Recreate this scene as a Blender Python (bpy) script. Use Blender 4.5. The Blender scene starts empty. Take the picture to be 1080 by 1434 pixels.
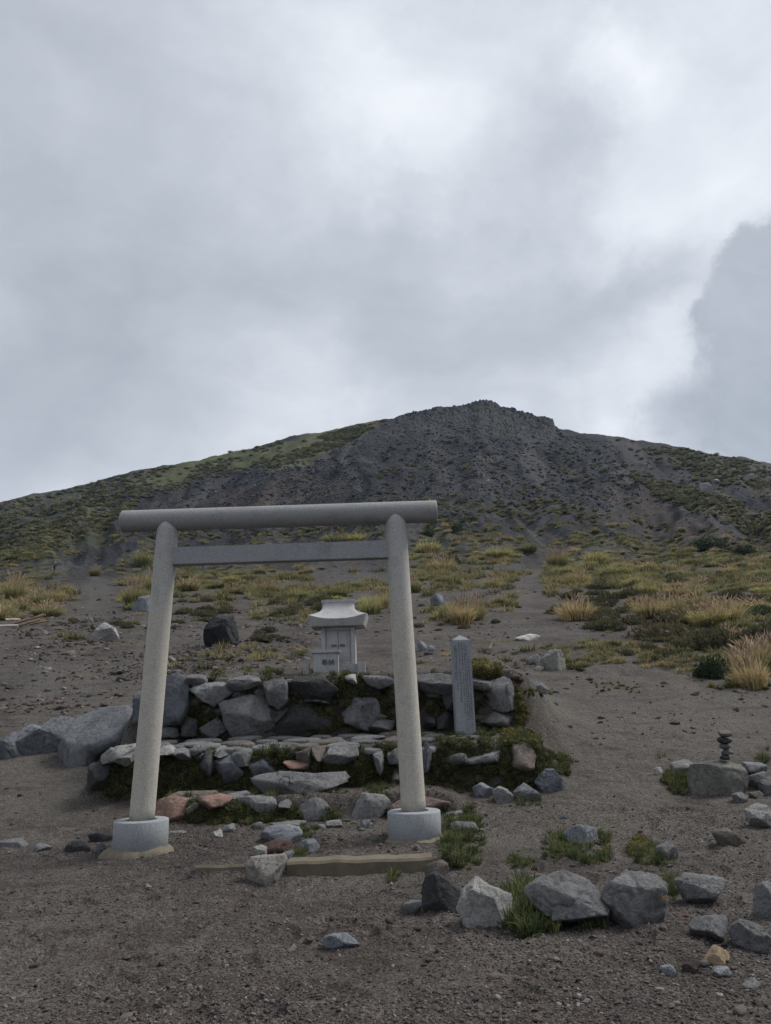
import bpy, bmesh, math, random
import numpy as np
from mathutils import Vector, Matrix, Euler

# ------------------------------------------------------------------ camera, sky, sun, exposure
SC = bpy.context.scene
COL = SC.collection
PITCH, ROLL, FPX, EZ = math.radians(15.0), 0.033, 1060.0, 1.22   # photo pixels 1080 x 1434
cam_d = bpy.data.cameras.new('camera'); cam = bpy.data.objects.new('camera', cam_d); COL.objects.link(cam)
cam_d.sensor_fit = 'VERTICAL'; cam_d.sensor_height = 36.0; cam_d.sensor_width = 27.1
cam_d.lens = 36.0 * FPX / 1434.0
cam_d.clip_start = 0.05; cam_d.clip_end = 6000
fw = Vector((0, math.cos(PITCH), math.sin(PITCH))); r0 = Vector((1, 0, 0)); u0 = Vector((0, -math.sin(PITCH), math.cos(PITCH)))
cr, sr = math.cos(ROLL), math.sin(ROLL)
rr = r0 * cr - u0 * sr; uu = r0 * sr + u0 * cr
M3 = Matrix((rr, uu, -fw)).transposed()
cam.matrix_world = Matrix.Translation((0, 0, EZ)) @ M3.to_4x4()
SC.camera = cam
SC.view_settings.view_transform = 'Standard'; SC.view_settings.look = 'None'
SC.view_settings.exposure = 1.2; SC.view_settings.gamma = 1.0
SC.view_settings.use_curve_mapping = False

def rays(u, v):
    """photo pixel -> direction (dx, dy, dz)"""
    a = (np.asarray(u, float) - 540) / FPX; b = (717 - np.asarray(v, float)) / FPX
    rx = a * cr + b * sr; up = -a * sr + b * cr
    return rx, math.cos(PITCH) - up * math.sin(PITCH), math.sin(PITCH) + up * math.cos(PITCH)
def to_px(x, y, z):
    z = z - EZ
    d = y * math.cos(PITCH) + z * math.sin(PITCH); d = np.maximum(d, 1e-3)
    up = -y * math.sin(PITCH) + z * math.cos(PITCH)
    a = x * cr - up * sr; b = x * sr + up * cr
    return 540 + FPX * a / d, 717 - FPX * b / d
def at_y(u, v, y):
    dx, dy, dz = rays(u, v); t = y / dy
    return Vector((float(dx * t), float(y), float(EZ + dz * t)))

SUN_EL, SUN_AZ = math.radians(50), math.radians(72)      # veiled by cloud, high on the right
world = bpy.data.worlds.new('World'); SC.world = world; world.use_nodes = True
def build_world():
    nt = world.node_tree; N = nt.nodes; L = nt.links; N.clear()
    out = N.new('ShaderNodeOutputWorld'); bg = N.new('ShaderNodeBackground'); bg.inputs[1].default_value = 0.1
    L.new(bg.outputs[0], out.inputs[0])
    sky = N.new('ShaderNodeTexSky'); sky.sky_type = 'NISHITA'; sky.sun_disc = False
    sky.sun_elevation = SUN_EL; sky.sun_rotation = SUN_AZ
    tc = N.new('ShaderNodeTexCoord')
    nrm = N.new('ShaderNodeVectorMath'); nrm.operation = 'NORMALIZE'; L.new(tc.outputs['Generated'], nrm.inputs[0])
    def noise(scale, detail, rough, vec, dist=0.0):
        n = N.new('ShaderNodeTexNoise'); n.inputs['Scale'].default_value = scale; n.inputs['Detail'].default_value = detail
        n.inputs['Roughness'].default_value = rough; n.inputs['Distortion'].default_value = dist; L.new(vec, n.inputs['Vector']); return n
    def math_(op, a, b=None, clamp=False):
        m = N.new('ShaderNodeMath'); m.operation = op; m.use_clamp = clamp
        for i, q in enumerate((a, b)):
            if q is None: continue
            if isinstance(q, (int, float)): m.inputs[i].default_value = q
            else: L.new(q, m.inputs[i])
        return m.outputs[0]
    # wobble directions so cloud borders are ragged
    wn = noise(3.2, 6, 0.62, nrm.outputs[0])
    sub = N.new('ShaderNodeVectorMath'); sub.operation = 'SUBTRACT'; L.new(wn.outputs['Color'], sub.inputs[0]); sub.inputs[1].default_value = (.5, .5, .5)
    def wob(amt, sc_=None):
        src = sub.outputs[0]
        if sc_:
            q = noise(sc_, 8, 0.66, nrm.outputs[0]); sb = N.new('ShaderNodeVectorMath'); sb.operation = 'SUBTRACT'; L.new(q.outputs['Color'], sb.inputs[0]); sb.inputs[1].default_value = (.5, .5, .5); src = sb.outputs[0]
        s = N.new('ShaderNodeVectorMath'); s.operation = 'SCALE'; L.new(src, s.inputs[0]); s.inputs['Scale'].default_value = amt
        ad = N.new('ShaderNodeVectorMath'); ad.operation = 'ADD'; L.new(nrm.outputs[0], ad.inputs[0]); L.new(s.outputs[0], ad.inputs[1]); return ad.outputs[0]
    w1, w2 = wob(0.30), wob(0.13)
    w3 = wob(0.15, 6.0)
    def blob(px, py, r_in, r_out, vec):
        dx, dy, dz = rays(px, py); d = Vector((float(dx), float(dy), float(dz))).normalized()
        ds = N.new('ShaderNodeVectorMath'); ds.operation = 'DISTANCE'; L.new(vec, ds.inputs[0]); ds.inputs[1].default_value = d
        mr = N.new('ShaderNodeMapRange'); mr.interpolation_type = 'SMOOTHSTEP'
        mr.inputs['From Min'].default_value = r_in; mr.inputs['From Max'].default_value = r_out
        mr.inputs['To Min'].default_value = 1; mr.inputs['To Max'].default_value = 0
        L.new(ds.outputs['Value'], mr.inputs['Value']); return mr.outputs[0]
    st = N.new('ShaderNodeMapping'); st.inputs['Scale'].default_value = (1.0, 1.0, 1.9); L.new(w2, st.inputs['Vector'])
    n1 = noise(2.1, 7, 0.52, st.outputs[0], 0.3)
    n2 = noise(5.0, 9, 0.6, st.outputs[0], 0.5)
    v = math_('MULTIPLY_ADD', n1.outputs['Fac'], 0.62)
    v.node.inputs[2].default_value = 0.215
    v = math_('ADD', v, math_('MULTIPLY', math_('SUBTRACT', n2.outputs['Fac'], 0.5), 0.22))
    for (px, py, ri, ro, amt, ww) in [
        (600, 190, 0.02, 0.30, 0.13, w1), (880, 120, 0.0, 0.24, 0.08, w1), (960, 265, 0.0, 0.20, 0.15, w1), (570, 200, 0.0, 0.12, 0.10, w1), (880, 125, 0.0, 0.08, 0.12, w1), (850, 290, 0.0, 0.1, 0.10, w1), (1060, 200, 0.0, .12, .06, w1),
        (880, 545, 0.0, 0.12, 0.16, w3), (945, 470, 0.0, 0.09, 0.14, w3), (520, 555, 0.0, 0.22, 0.05, w1),
        (80, 640, 0.05, 0.40, -0.02, w1), (60, 350, 0.05, 0.45, -0.09, w1), (560, 450, 0.0, 0.22, -0.13, w1),
        (850, 390, 0.0, 0.17, -0.13, w1), (780, 220, 0.0, 0.12, -0.13, w1), (1000, 40, 0.0, 0.2, 0.06, w1), (330, 60, 0.0, 0.3, -0.03, w1)]:
        v = math_('ADD', v, math_('MULTIPLY', blob(px, py, ri, ro, ww), amt))
    # a nearer grey cloud at the right with a ragged, bright left border
    c = blob(1250, 520, 0.19, 0.225, w3)
    for (px, py, ri, ro) in ((1095, 400, .062, .080), (1035, 445, .038, .056), (1040, 520, .048, .068), (1005, 575, .02, .085), (1090, 600, .06, .11), (1075, 360, .028, .045)):
        c = math_('MAXIMUM', c, blob(px, py, ri, ro, w3))
    n3 = noise(5.5, 8, 0.62, w2, .6)
    cv = math_('MULTIPLY_ADD', n3.outputs['Fac'], 0.42); cv.node.inputs[2].default_value = 0.15
    mx = N.new('ShaderNodeMix'); mx.data_type = 'FLOAT'
    L.new(math_('MULTIPLY', c, 0.93), mx.inputs[0]); L.new(v, mx.inputs[2]); L.new(cv, mx.inputs[3])
    v = mx.outputs[0]
    ramp = N.new('ShaderNodeValToRGB'); L.new(v, ramp.inputs[0])
    e = ramp.color_ramp.elements
    e[0].position = 0.25; e[0].color = (0.28, 0.308, 0.355, 1)
    e[1].position = 0.95; e[1].color = (0.90, 0.92, 0.94, 1)
    k = ramp.color_ramp.elements.new(0.5); k.color = (0.44, 0.472, 0.528, 1)
    k = ramp.color_ramp.elements.new(0.72); k.color = (0.66, 0.69, 0.735, 1)
    sc = N.new('ShaderNodeVectorMath'); sc.operation = 'SCALE'; L.new(ramp.outputs[0], sc.inputs[0]); sc.inputs['Scale'].default_value = 5.55
    mix = N.new('ShaderNodeMix'); mix.data_type = 'RGBA'; mix.inputs[0].default_value = 0.97
    L.new(sky.outputs[0], mix.inputs[6]); L.new(sc.outputs[0], mix.inputs[7]); L.new(mix.outputs[2], bg.inputs[0])
build_world()
sun_d = bpy.data.lights.new('sun', 'SUN'); sun_d.energy = 1.5; sun_d.angle = math.radians(28); sun_d.color = (1, 0.97, 0.92)
sun = bpy.data.objects.new('sun', sun_d); COL.objects.link(sun)
sv = Vector((math.sin(SUN_AZ) * math.cos(SUN_EL), math.cos(SUN_AZ) * math.cos(SUN_EL), math.sin(SUN_EL)))
sun.rotation_euler = (-sv).to_track_quat('-Z', 'Y').to_euler(); sun.location = (20, 30, 60)

# ------------------------------------------------------------------ noise
def _hash(ix, iy, iz, seed):
    h = (ix * 374761393 + iy * 668265263 + iz * 2147483647 + seed * 974634777) & 0xffffffff
    h = ((h ^ (h >> 13)) * 1274126177) & 0xffffffff
    h = ((h ^ (h >> 16)) * 2246822519) & 0xffffffff
    return ((h ^ (h >> 15)) & 0xffffff) / float(0xffffff)
def vnoise(x, y, z, seed=0):
    x, y, z = np.broadcast_arrays(np.asarray(x, float), np.asarray(y, float), np.asarray(z, float))
    ix, iy, iz = np.floor(x).astype(np.int64), np.floor(y).astype(np.int64), np.floor(z).astype(np.int64)
    fx, fy, fz = x - ix, y - iy, z - iz
    fx = fx * fx * (3 - 2 * fx); fy = fy * fy * (3 - 2 * fy); fz = fz * fz * (3 - 2 * fz)
    r = 0
    for a in (0, 1):
        for b in (0, 1):
            for c in (0, 1):
                w = (fx if a else 1 - fx) * (fy if b else 1 - fy) * (fz if c else 1 - fz)
                r = r + w * _hash(ix + a, iy + b, iz + c, seed)
    return r * 2 - 1
def n2d(x, y, seed=0):
    x, y = np.broadcast_arrays(np.asarray(x, float), np.asarray(y, float))
    ix, iy = np.floor(x).astype(np.int64), np.floor(y).astype(np.int64)
    fx, fy = x - ix, y - iy
    fx = fx * fx * (3 - 2 * fx); fy = fy * fy * (3 - 2 * fy)
    z = np.zeros_like(ix)
    return ((_hash(ix, iy, z, seed) * (1 - fx) + _hash(ix + 1, iy, z, seed) * fx) * (1 - fy)
            + (_hash(ix, iy + 1, z, seed) * (1 - fx) + _hash(ix + 1, iy + 1, z, seed) * fx) * fy) * 2 - 1
def fbm2(x, y, seed=0, oct=4, gain=0.5):
    r = 0; a = 1.0; s = 0
    for o in range(oct):
        r = r + a * n2d(x * 2 ** o + 17.3 * o, y * 2 ** o - 9.1 * o, seed + o); s += a; a *= gain
    return r / s
def sstep(a, b, x):
    t = np.clip((x - a) / (b - a), 0, 1); return t * t * (3 - 2 * t)

# ------------------------------------------------------------------ terrain height
NY = [-200, -30, 0, 4.0, 6.9, 8.0, 9.0, 10.0, 12.0, 14.0, 18.0, 27.0, 50.0, 95.0]
NZ = [-14, -1.6, -0.32, -0.17, -0.07, 0.0, 0.1, 0.36, 0.9, 1.42, 2.45, 4.45, 9.3, 18.9]
SKY_PX = [(0, 705), (100, 682), (200, 657), (300, 637), (400, 613), (500, 595), (560, 585), (600, 578), (640, 574), (665, 572), (690, 572), (720, 581),
          (765, 595), (785, 600), (830, 606), (900, 615), (960, 625), (1020, 639), (1080, 651)]
_dx, _dy, _dz = rays([p[0] for p in SKY_PX], [p[1] for p in SKY_PX])
SA, SE = _dx / _dy, _dz / _dy
SA = np.concatenate([[-1.6, -1.0], SA, [1.0, 1.6]]); SE = np.concatenate([[0.13, 0.2], SE, [0.22, 0.14]])
CA = np.array([-1.6, -0.6, -0.2, 0.15, 0.3, 0.6, 1.6]); CD = np.array([260, 330, 385, 400, 375, 330, 240])
_xs = np.linspace(-220, 95, 3000); _zs = np.interp(_xs, NY, NZ)
_k = np.ones(15) / 15; _zs2 = np.convolve(np.pad(_zs, 7, mode='edge'), _k, 'valid')
def h_nat(x, y):
    d = np.sqrt(x * x + y * y)
    ye = np.where(y > 0, np.maximum(y, 0.55 * d), y)
    a = np.clip(x / np.maximum(ye, 1e-3), -1.6, 1.6)
    z = np.interp(ye, _xs, _zs2)
    yc = np.interp(a, CA, CD); ec = np.interp(a, SA, SE); zc = EZ + yc * ec
    t = np.clip((ye - 95) / (yc - 95), 0, 1)
    lin = np.minimum(0.22 * (yc - 95), 0.8 * (zc - 18.9))
    far = 18.9 + lin * t + (zc - 18.9 - lin) * t ** 1.7
    beyond = zc - 0.40 * (ye - yc)
    far = np.where(ye > yc, np.maximum(beyond, -30 - 0 * ye), far)
    return np.where(ye > 95, far, z), ye, a, yc
def tiers(x, y, z):
    # stepped shrine platform: fill behind kerb, low step, second tier, upper platform
    w = 0.10 * n2d(x * 1.3, y * 0, 5)
    def put(z, zt, yf, x0, x1, s0, s1, soft=0.12):
        soft = soft + 1.9 * sstep(1.75, 2.7, x)
        m = sstep(yf, yf + soft, y + w * 0.6) * sstep(x0, x0 + s0, x) * (1 - sstep(x1 - s1, x1, x))
        return z + m * np.maximum(zt - z, 0)
    z = put(z, 0.03 + 0.01 * (y - 7), 6.98, -2.0, 0.62, 0.3, 0.15)
    z = put(z, 0.36 + 0.03 * (y - 9), 9.02, -2.85, 0.95, 0.15, 0.5)
    z = put(z, 0.82 + 0.145 * (y - 9.75), 9.80, -3.95, 2.65, 0.35, 1.0)
    z = put(z, 1.76 + 0.10 * (y - 10.7), 10.76, -3.85, 3.1, 0.5, 1.5)
    return z
_fr = np.random.default_rng(17)
FOOT = [(_fr.uniform(-2.6, 2.6), _fr.uniform(3.6, 6.7), _fr.uniform(0, 6.28)) for _ in range(90)] + [(_fr.uniform(.6, 3.4), _fr.uniform(6.6, 9.2), _fr.normal(.25, .3)) for _ in range(34)]
def dents(x, y):
    z = np.zeros(np.shape(x))
    for fx, fy, fa in FOOT:
        m = (np.abs(x - fx) < .3) & (np.abs(y - fy) < .3)
        if not m.any(): continue
        dx, dy = x[m] - fx, y[m] - fy; a = dx * math.cos(fa) - dy * math.sin(fa); b = dx * math.sin(fa) + dy * math.cos(fa)
        r = np.sqrt((a / .058) ** 2 + (b / .14) ** 2); z[m] += -.024 * np.exp(-r ** 4) + .009 * np.exp(-((r - 1.35) / .25) ** 2)
    return z
def height(x, y, fine=True):
    x = np.asarray(x, float); y = np.asarray(y, float)
    z, ye, a, yc = h_nat(x, y)
    near = 1 - sstep(20, 60, ye)
    # natural undulation
    z = z + 0.10 * fbm2(x * 0.35, y * 0.35, 11, 3) * sstep(11, 22, ye) * np.clip(ye / 40, .3, 1.6)
    # gullies and ribs of the cone, fading at the crest so the skyline stays where it is
    up = sstep(85, 210, ye) * (1 - 0.75 * sstep(0.86, 1.0, ye / yc))
    ang = a * 14 + 0.4 * fbm2(x * 0.02, y * 0.02, 3, 2)
    z = z + up * (7.0 * (fbm2(ang, ye * 0.006, 21, 3)) - 4.5 * np.abs(fbm2(ang * 1.7, ye * 0.012, 25, 3)) + 2.6 * fbm2(x * 0.05, y * 0.05, 31, 3))
    z = z - near * sstep(12, 17, ye) * 0.09 * np.clip(1 - 7 * np.abs(fbm2(x * .45 + .12 * y, y * .16, 45, 3)), 0, 1)
    z = z + sstep(40, 120, ye) * 0.9 * fbm2(x * 0.22, y * 0.22, 41, 4, .6)
    z = tiers(x, y, z)
    if fine:
        n = near * (0.045 * fbm2(x * 2.1, y * 2.1, 51, 4, .62) + 0.013 * fbm2(x * 9, y * 9, 61, 3, .6))
        n = n + near * 0.02 * np.maximum(0, fbm2(x * 1.1, y * 3.0, 71, 3))
        z = z + n + dents(x, y)
    return z
_D = np.exp(np.linspace(math.log(1.8), math.log(420), 230))
def hit(u, v):
    """first meeting of photo-pixel rays with the terrain -> (N,3)"""
    u = np.atleast_1d(np.asarray(u, float)); v = np.atleast_1d(np.asarray(v, float))
    dx, dy, dz = rays(u, v); out = np.zeros((len(u), 3))
    for s in range(0, len(u), 2000):
        a = (dx / dy)[s:s + 2000, None]; e = (dz / dy)[s:s + 2000, None]
        Y = np.broadcast_to(_D[None, :], (a.shape[0], len(_D)))
        X = a * Y; H = height(X, Y, False) - (EZ + e * Y)
        below = H >= 0
        idx = np.where(below.any(1), below.argmax(1), len(_D) - 1); idx = np.maximum(idx, 1)
        r = np.arange(a.shape[0])
        lo, hi = _D[idx - 1].copy(), _D[idx].copy()
        for _ in range(9):
            md = (lo + hi) / 2; b = height(a[:, 0] * md, md, False) >= EZ + e[:, 0] * md
            hi = np.where(b, md, hi); lo = np.where(b, lo, md)
        yy = (lo + hi) / 2
        xx = a[:, 0] * yy
        out[s:s + 2000] = np.stack([xx, yy, height(xx, yy, True)], 1)
    return out
def ground(u, v): return Vector(hit([u], [v])[0])

# ------------------------------------------------------------------ node helpers and materials
MATS = {}
class NT:
    def __init__(self, name, rough=0.85, spec=0.3):
        self.m = bpy.data.materials.new(name); self.m.use_nodes = True
        self.t = self.m.node_tree; self.N = self.t.nodes; self.L = self.t.links
        self.b = self.N['Principled BSDF']; self.b.inputs['Roughness'].default_value = rough
        self.b.inputs['Specular IOR Level'].default_value = spec
        MATS[name] = self.m
    def node(self, typ, **kw):
        n = self.N.new(typ)
        for k, v in kw.items(): setattr(n, k, v)
        return n
    def link(self, a, b): self.L.new(a, b)
    def coord(self, which='Object'): return self.node('ShaderNodeTexCoord').outputs[which]
    def noise(self, vec, scale, detail=4, rough=0.55, dist=0.0):
        n = self.node('ShaderNodeTexNoise'); n.inputs['Scale'].default_value = scale; n.inputs['Detail'].default_value = detail
        n.inputs['Roughness'].default_value = rough; n.inputs['Distortion'].default_value = dist; self.link(vec, n.inputs['Vector']); return n.outputs['Fac']
    def vor(self, vec, scale, out='Distance', feature='F1'):
        n = self.node('ShaderNodeTexVoronoi'); n.feature = feature; n.inputs['Scale'].default_value = scale; self.link(vec, n.inputs['Vector']); return n.outputs[out]
    def math(self, op, a, b=None, c=None, clamp=False):
        m = self.node('ShaderNodeMath', operation=op, use_clamp=clamp)
        for i, q in enumerate((a, b, c)):
            if q is None: continue
            if isinstance(q, (int, float)): m.inputs[i].default_value = q
            else: self.link(q, m.inputs[i])
        return m.outputs[0]
    def rng(self, v, a, b, c=0.0, d=1.0):
        m = self.node('ShaderNodeMapRange'); m.interpolation_type = 'SMOOTHSTEP'
        for k, q in zip(('From Min', 'From Max', 'To Min', 'To Max'), (a, b, c, d)): m.inputs[k].default_value = q
        self.link(v, m.inputs['Value']); return m.outputs[0]
    def mix(self, f, a, b, blend='MIX'):
        m = self.node('ShaderNodeMix', data_type='RGBA', blend_type=blend)
        for i, q in ((0, f), (6, a), (7, b)):
            if isinstance(q, (int, float)): m.inputs[i].default_value = q
            elif isinstance(q, tuple): m.inputs[i].default_value = (*q[:3], 1)
            else: self.link(q, m.inputs[i])
        return m.outputs[2]
    def attr(self, name, typ='GEOMETRY', out='Fac'):
        a = self.node('ShaderNodeAttribute'); a.attribute_type = typ; a.attribute_name = name; return a.outputs[out]
    def scale(self, col, f):
        m = self.node('ShaderNodeVectorMath', operation='SCALE'); self.link(col, m.inputs[0])
        if isinstance(f, (int, float)): m.inputs['Scale'].default_value = f
        else: self.link(f, m.inputs['Scale'])
        return m.outputs[0]
    def bump(self, h, strength=0.4, dist=0.02, prev=None):
        b = self.node('ShaderNodeBump'); b.inputs['Strength'].default_value = strength; b.inputs['Distance'].default_value = dist
        self.link(h, b.inputs['Height'])
        if prev is not None: self.link(prev, b.inputs['Normal'])
        return b.outputs[0]
    def done(self, col, normal=None):
        if isinstance(col, tuple): self.b.inputs['Base Color'].default_value = (*col, 1)
        else: self.link(col, self.b.inputs['Base Color'])
        if normal is not None: self.link(normal, self.b.inputs['Normal'])
        return self.m

def mat_ground():
    m = NT('volcanic_ground', 0.95, 0.15); P = m.node('ShaderNodeNewGeometry').outputs['Position']
    far = m.attr('far'); veg = m.attr('veg'); tan = m.attr('tan')
    big = m.noise(P, 0.55, 4, 0.6); mid = m.noise(P, 5.0, 5, 0.65); fine = m.noise(P, 60, 4, 0.7)
    near = m.mix(m.rng(big, 0.36, 0.64), (0.060, 0.051, 0.045), (0.099, 0.087, 0.077))
    near = m.mix(m.rng(mid, 0.42, 0.66), near, m.mix(0.6, near, (0.125, 0.112, 0.102)))
    near = m.mix(m.rng(m.noise(P, 1.3, 4, .6), 0.52, 0.68, 0, .6), near, (0.082, 0.066, 0.057))
    near = m.mix(m.math('MULTIPLY', tan, .8), near, (0.112, 0.102, 0.090))
    mp = m.node('ShaderNodeMapping'); mp.inputs['Scale'].default_value = (.35, 1.6, 1.6); m.link(P, mp.inputs['Vector'])
    near = m.mix(m.rng(m.noise(mp.outputs[0], 2.2, 6, .7), .5, .68, 0, .55), near, (0.038, 0.032, 0.030))
    near = m.mix(m.rng(m.noise(mp.outputs[0], 5.0, 5, .7), .56, .72, 0, .5), near, (0.135, 0.122, 0.108))
    cell = m.vor(P, 85, 'Color'); cellv = m.node('ShaderNodeSeparateColor'); m.link(cell, cellv.inputs[0])
    grit = m.math('ADD', m.math('MULTIPLY', cellv.outputs[0], 1.1), m.math('MULTIPLY', fine, 1.3))
    grit = m.math('ADD', grit, -0.2)
    near = m.scale(near, grit)
    scr = m.noise(P, 0.06, 5, 0.62); scr2 = m.noise(P, 0.9, 6, 0.7)
    scree = m.mix(m.rng(scr, 0.40, 0.62), (0.012, 0.013, 0.017), (0.027, 0.026, 0.029))
    scree = m.mix(m.rng(scr2, 0.5, 0.72), scree, (0.054, 0.054, 0.058))
    scree = m.mix(m.rng(m.noise(P, 2.5, 4, .7), 0.6, 0.75, 0, .55), scree, (0.10, 0.10, 0.106))
    stk = m.math('ADD', m.attr('streak'), m.math('MULTIPLY', m.math('SUBTRACT', scr2, .5), .7))
    scree = m.mix(m.rng(stk, .52, .75, 0, .6), scree, (0.058, 0.056, 0.058)); scree = m.mix(m.rng(stk, .48, .25, 0, .7), scree, (0.017, 0.018, 0.022))
    scree = m.mix(m.attr('rust'), scree, (0.045, 0.033, 0.031))
    base = m.mix(far, near, scree)
    vn = m.noise(P, 0.42, 6, 0.72)
    v = m.rng(m.math('ADD', veg, m.math('MULTIPLY', m.math('SUBTRACT', vn, 0.5), 1.5)), 0.38, 0.62)
    gcol = m.mix(m.rng(m.noise(P, 0.12, 4, .6), 0.4, 0.62), (0.055, 0.062, 0.030), (0.10, 0.10, 0.050))
    gcol = m.mix(m.rng(m.noise(P, 1.6, 4, .7), 0.45, 0.7), gcol, (0.035, 0.043, 0.022))
    gcol = m.mix(m.attr('brown'), gcol, (0.085, 0.066, 0.035))
    base = m.mix(v, base, gcol)
    nf = m.math('SUBTRACT', 1.0, far)
    b1 = m.bump(m.math('MULTIPLY', m.vor(P, 85), nf), 0.5, 0.008)
    b2 = m.bump(m.math('ADD', m.math('MULTIPLY', fine, nf), m.math('MULTIPLY', mid, nf)), 0.7, 0.02, b1)
    b2 = m.bump(m.math('MULTIPLY', m.noise(P, 2.4, 9, .72), nf), 0.75, 0.14, b2)
    b3 = m.bump(m.math('MULTIPLY', scr2, far), 0.6, 0.9, b2)
    return m.done(base, b3)

def mat_rock(name='andesite_rock', lichen=1.0):
    m = NT(name, 0.88, 0.25); P = m.coord('Object')
    oi = m.node('ShaderNodeObjectInfo'); col = oi.outputs['Color']
    off = m.node('ShaderNodeVectorMath', operation='ADD'); m.link(P, off.inputs[0]); m.link(m.scale(oi.outputs['Location'], 3.7), off.inputs[1]); P = off.outputs[0]
    a = m.noise(P, 3.5, 5, 0.6); b = m.noise(P, 22, 5, 0.7); c = m.noise(P, 130, 3, 0.7)
    f = m.math('ADD', m.math('ADD', m.math('MULTIPLY', a, 0.7), m.math('MULTIPLY', b, 0.75)), m.math('MULTIPLY', c, 0.45))
    base = m.scale(col, m.math('ADD', m.math('MULTIPLY', f, 2.1), -0.98))
    base = m.mix(m.rng(m.noise(P, 7, 5, .6), .58, .75, 0, .35), base, (0.10, 0.075, 0.055))
    base = m.mix(m.rng(m.noise(P, 14, 4, .75), .63, .70, 0, .45 * lichen), base, (0.27, 0.27, 0.25))
    base = m.mix(m.rng(m.vor(P, 38), .0, .16, .35 * lichen, 0), base, (0.33, 0.33, 0.32))
    base = m.mix(m.rng(m.noise(P, 5, 4, .6), .60, .72, 0, .30 * lichen), base, (0.075, 0.085, 0.04))
    n = m.bump(b, 0.9, 0.06); n = m.bump(c, 0.8, 0.012, n); n = m.bump(m.vor(P, 55), .4, .008, n)
    return m.done(base, n)

def mat_granite(name, c_hi, c_lo=None, z0=0.4, z1=3.0, stain=0.35):
    m = NT(name, 0.75, 0.3); P = m.coord('Object')
    W = m.node('ShaderNodeNewGeometry').outputs['Position']
    sp = m.vor(P, 210, 'Color'); s = m.node('ShaderNodeSeparateColor'); m.link(sp, s.inputs[0])
    g = m.math('ADD', m.math('MULTIPLY', s.outputs[0], 0.6), m.math('MULTIPLY', m.noise(P, 110, 4, .8), 0.9))
    base = m.mix(0.0, c_hi, c_hi)
    if c_lo:
        sep = m.node('ShaderNodeSeparateXYZ'); m.link(W, sep.inputs[0])
        zz = m.math('ADD', sep.outputs[2], m.math('MULTIPLY', m.math('SUBTRACT', m.noise(P, 2.5, 4, .6), .5), 1.1))
        base = m.mix(m.rng(zz, z0, z1), c_lo, c_hi)
    base = m.scale(base, m.math('ADD', m.math('MULTIPLY', g, .85), 0.34))
    st = m.node('ShaderNodeMapping'); st.inputs['Scale'].default_value = (5, 5, 0.9); m.link(P, st.inputs['Vector'])
    base = m.mix(m.rng(m.noise(st.outputs[0], 1.6, 5, .6), .5, .72, 0, stain), base, m.scale(base, 0.62))
    base = m.mix(m.rng(m.noise(P, 9, 5, .7), .58, .74, 0, .4), base, (0.36, 0.36, 0.34))
    base = m.mix(m.rng(m.noise(P, 3.2, 6, .72), .52, .72, 0, .5), base, m.scale(base, .6))
    base = m.mix(m.rng(m.noise(P, 26, 5, .7), .60, .72, 0, .45), base, m.scale(base, .55))
    base = m.mix(m.rng(m.noise(P, 17, 4, .7), .66, .74, 0, .5), base, (0.20, 0.19, 0.10))
    n = m.bump(g, 0.3, 0.004); n = m.bump(m.noise(P, 14, 4, .6), .15, .02, n)
    return m.done(base, n)

def mat_leaf(name, base, tip, typ, var=0.5, brown=None):
    m = NT(name, 0.75, 0.2); hg = m.attr('hgt')
    if typ == 'thing':
        r = m.node('ShaderNodeObjectInfo').outputs['Random']
    else:
        r = m.attr('tint', 'INSTANCER')
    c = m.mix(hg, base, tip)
    lr = m.attr('lrand')
    if brown: c = m.mix(m.rng(m.math('ADD', m.math('MULTIPLY', lr, .55), m.math('MULTIPLY', r, .55)), .62, .9), c, brown)
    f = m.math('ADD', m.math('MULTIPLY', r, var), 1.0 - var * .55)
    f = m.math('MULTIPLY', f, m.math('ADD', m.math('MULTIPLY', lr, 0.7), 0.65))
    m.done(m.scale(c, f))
    tr = m.node('ShaderNodeBsdfTranslucent'); m.link(m.b.inputs['Base Color'].links[0].from_socket, tr.inputs[0])
    mx = m.node('ShaderNodeMixShader'); mx.inputs[0].default_value = 0.28
    out = m.N['Material Output']; m.link(m.b.outputs[0], mx.inputs[1]); m.link(tr.outputs[0], mx.inputs[2]); m.link(mx.outputs[0], out.inputs[0])
    return m.m
def mat_plain(name, col, rough=0.8, var=0.3, scale=12, bump=0.2):
    m = NT(name, rough, 0.3); P = m.coord('Object'); n = m.noise(P, scale, 5, .65)
    base = m.scale(m.mix(0.0, col, col), m.math('ADD', m.math('MULTIPLY', n, 2 * var), 1 - var))
    return m.done(base, m.bump(n, bump, 0.01))
def mat_pebble(name, typ='INSTANCER', cool=False):
    m = NT(name, 0.92, 0.2); r = m.attr('tint', typ)
    ramp = m.node('ShaderNodeValToRGB'); m.link(r, ramp.inputs[0]); e = ramp.color_ramp.elements
    e[0].position = 0; e[0].color = (0.022, 0.023, 0.026, 1) if cool else (0.040, 0.035, 0.033, 1); e[1].position = 1; e[1].color = (0.30, 0.28, 0.26, 1)
    for p, c in (((.35, (0.045, 0.046, 0.05)), (.6, (0.07, 0.07, 0.075)), (.82, (0.115, 0.115, 0.12))) if cool else ((.35, (0.075, 0.065, 0.06)), (.6, (0.12, 0.09, 0.078)), (.82, (0.15, 0.14, 0.132)))):
        k = e.new(p); k.color = (*c, 1)
    P = m.coord('Object'); n = m.noise(P, 3, 4, .7)
    return m.done(m.scale(ramp.outputs[0], m.math('ADD', n, .5)), m.bump(n, .5, .2))

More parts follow.
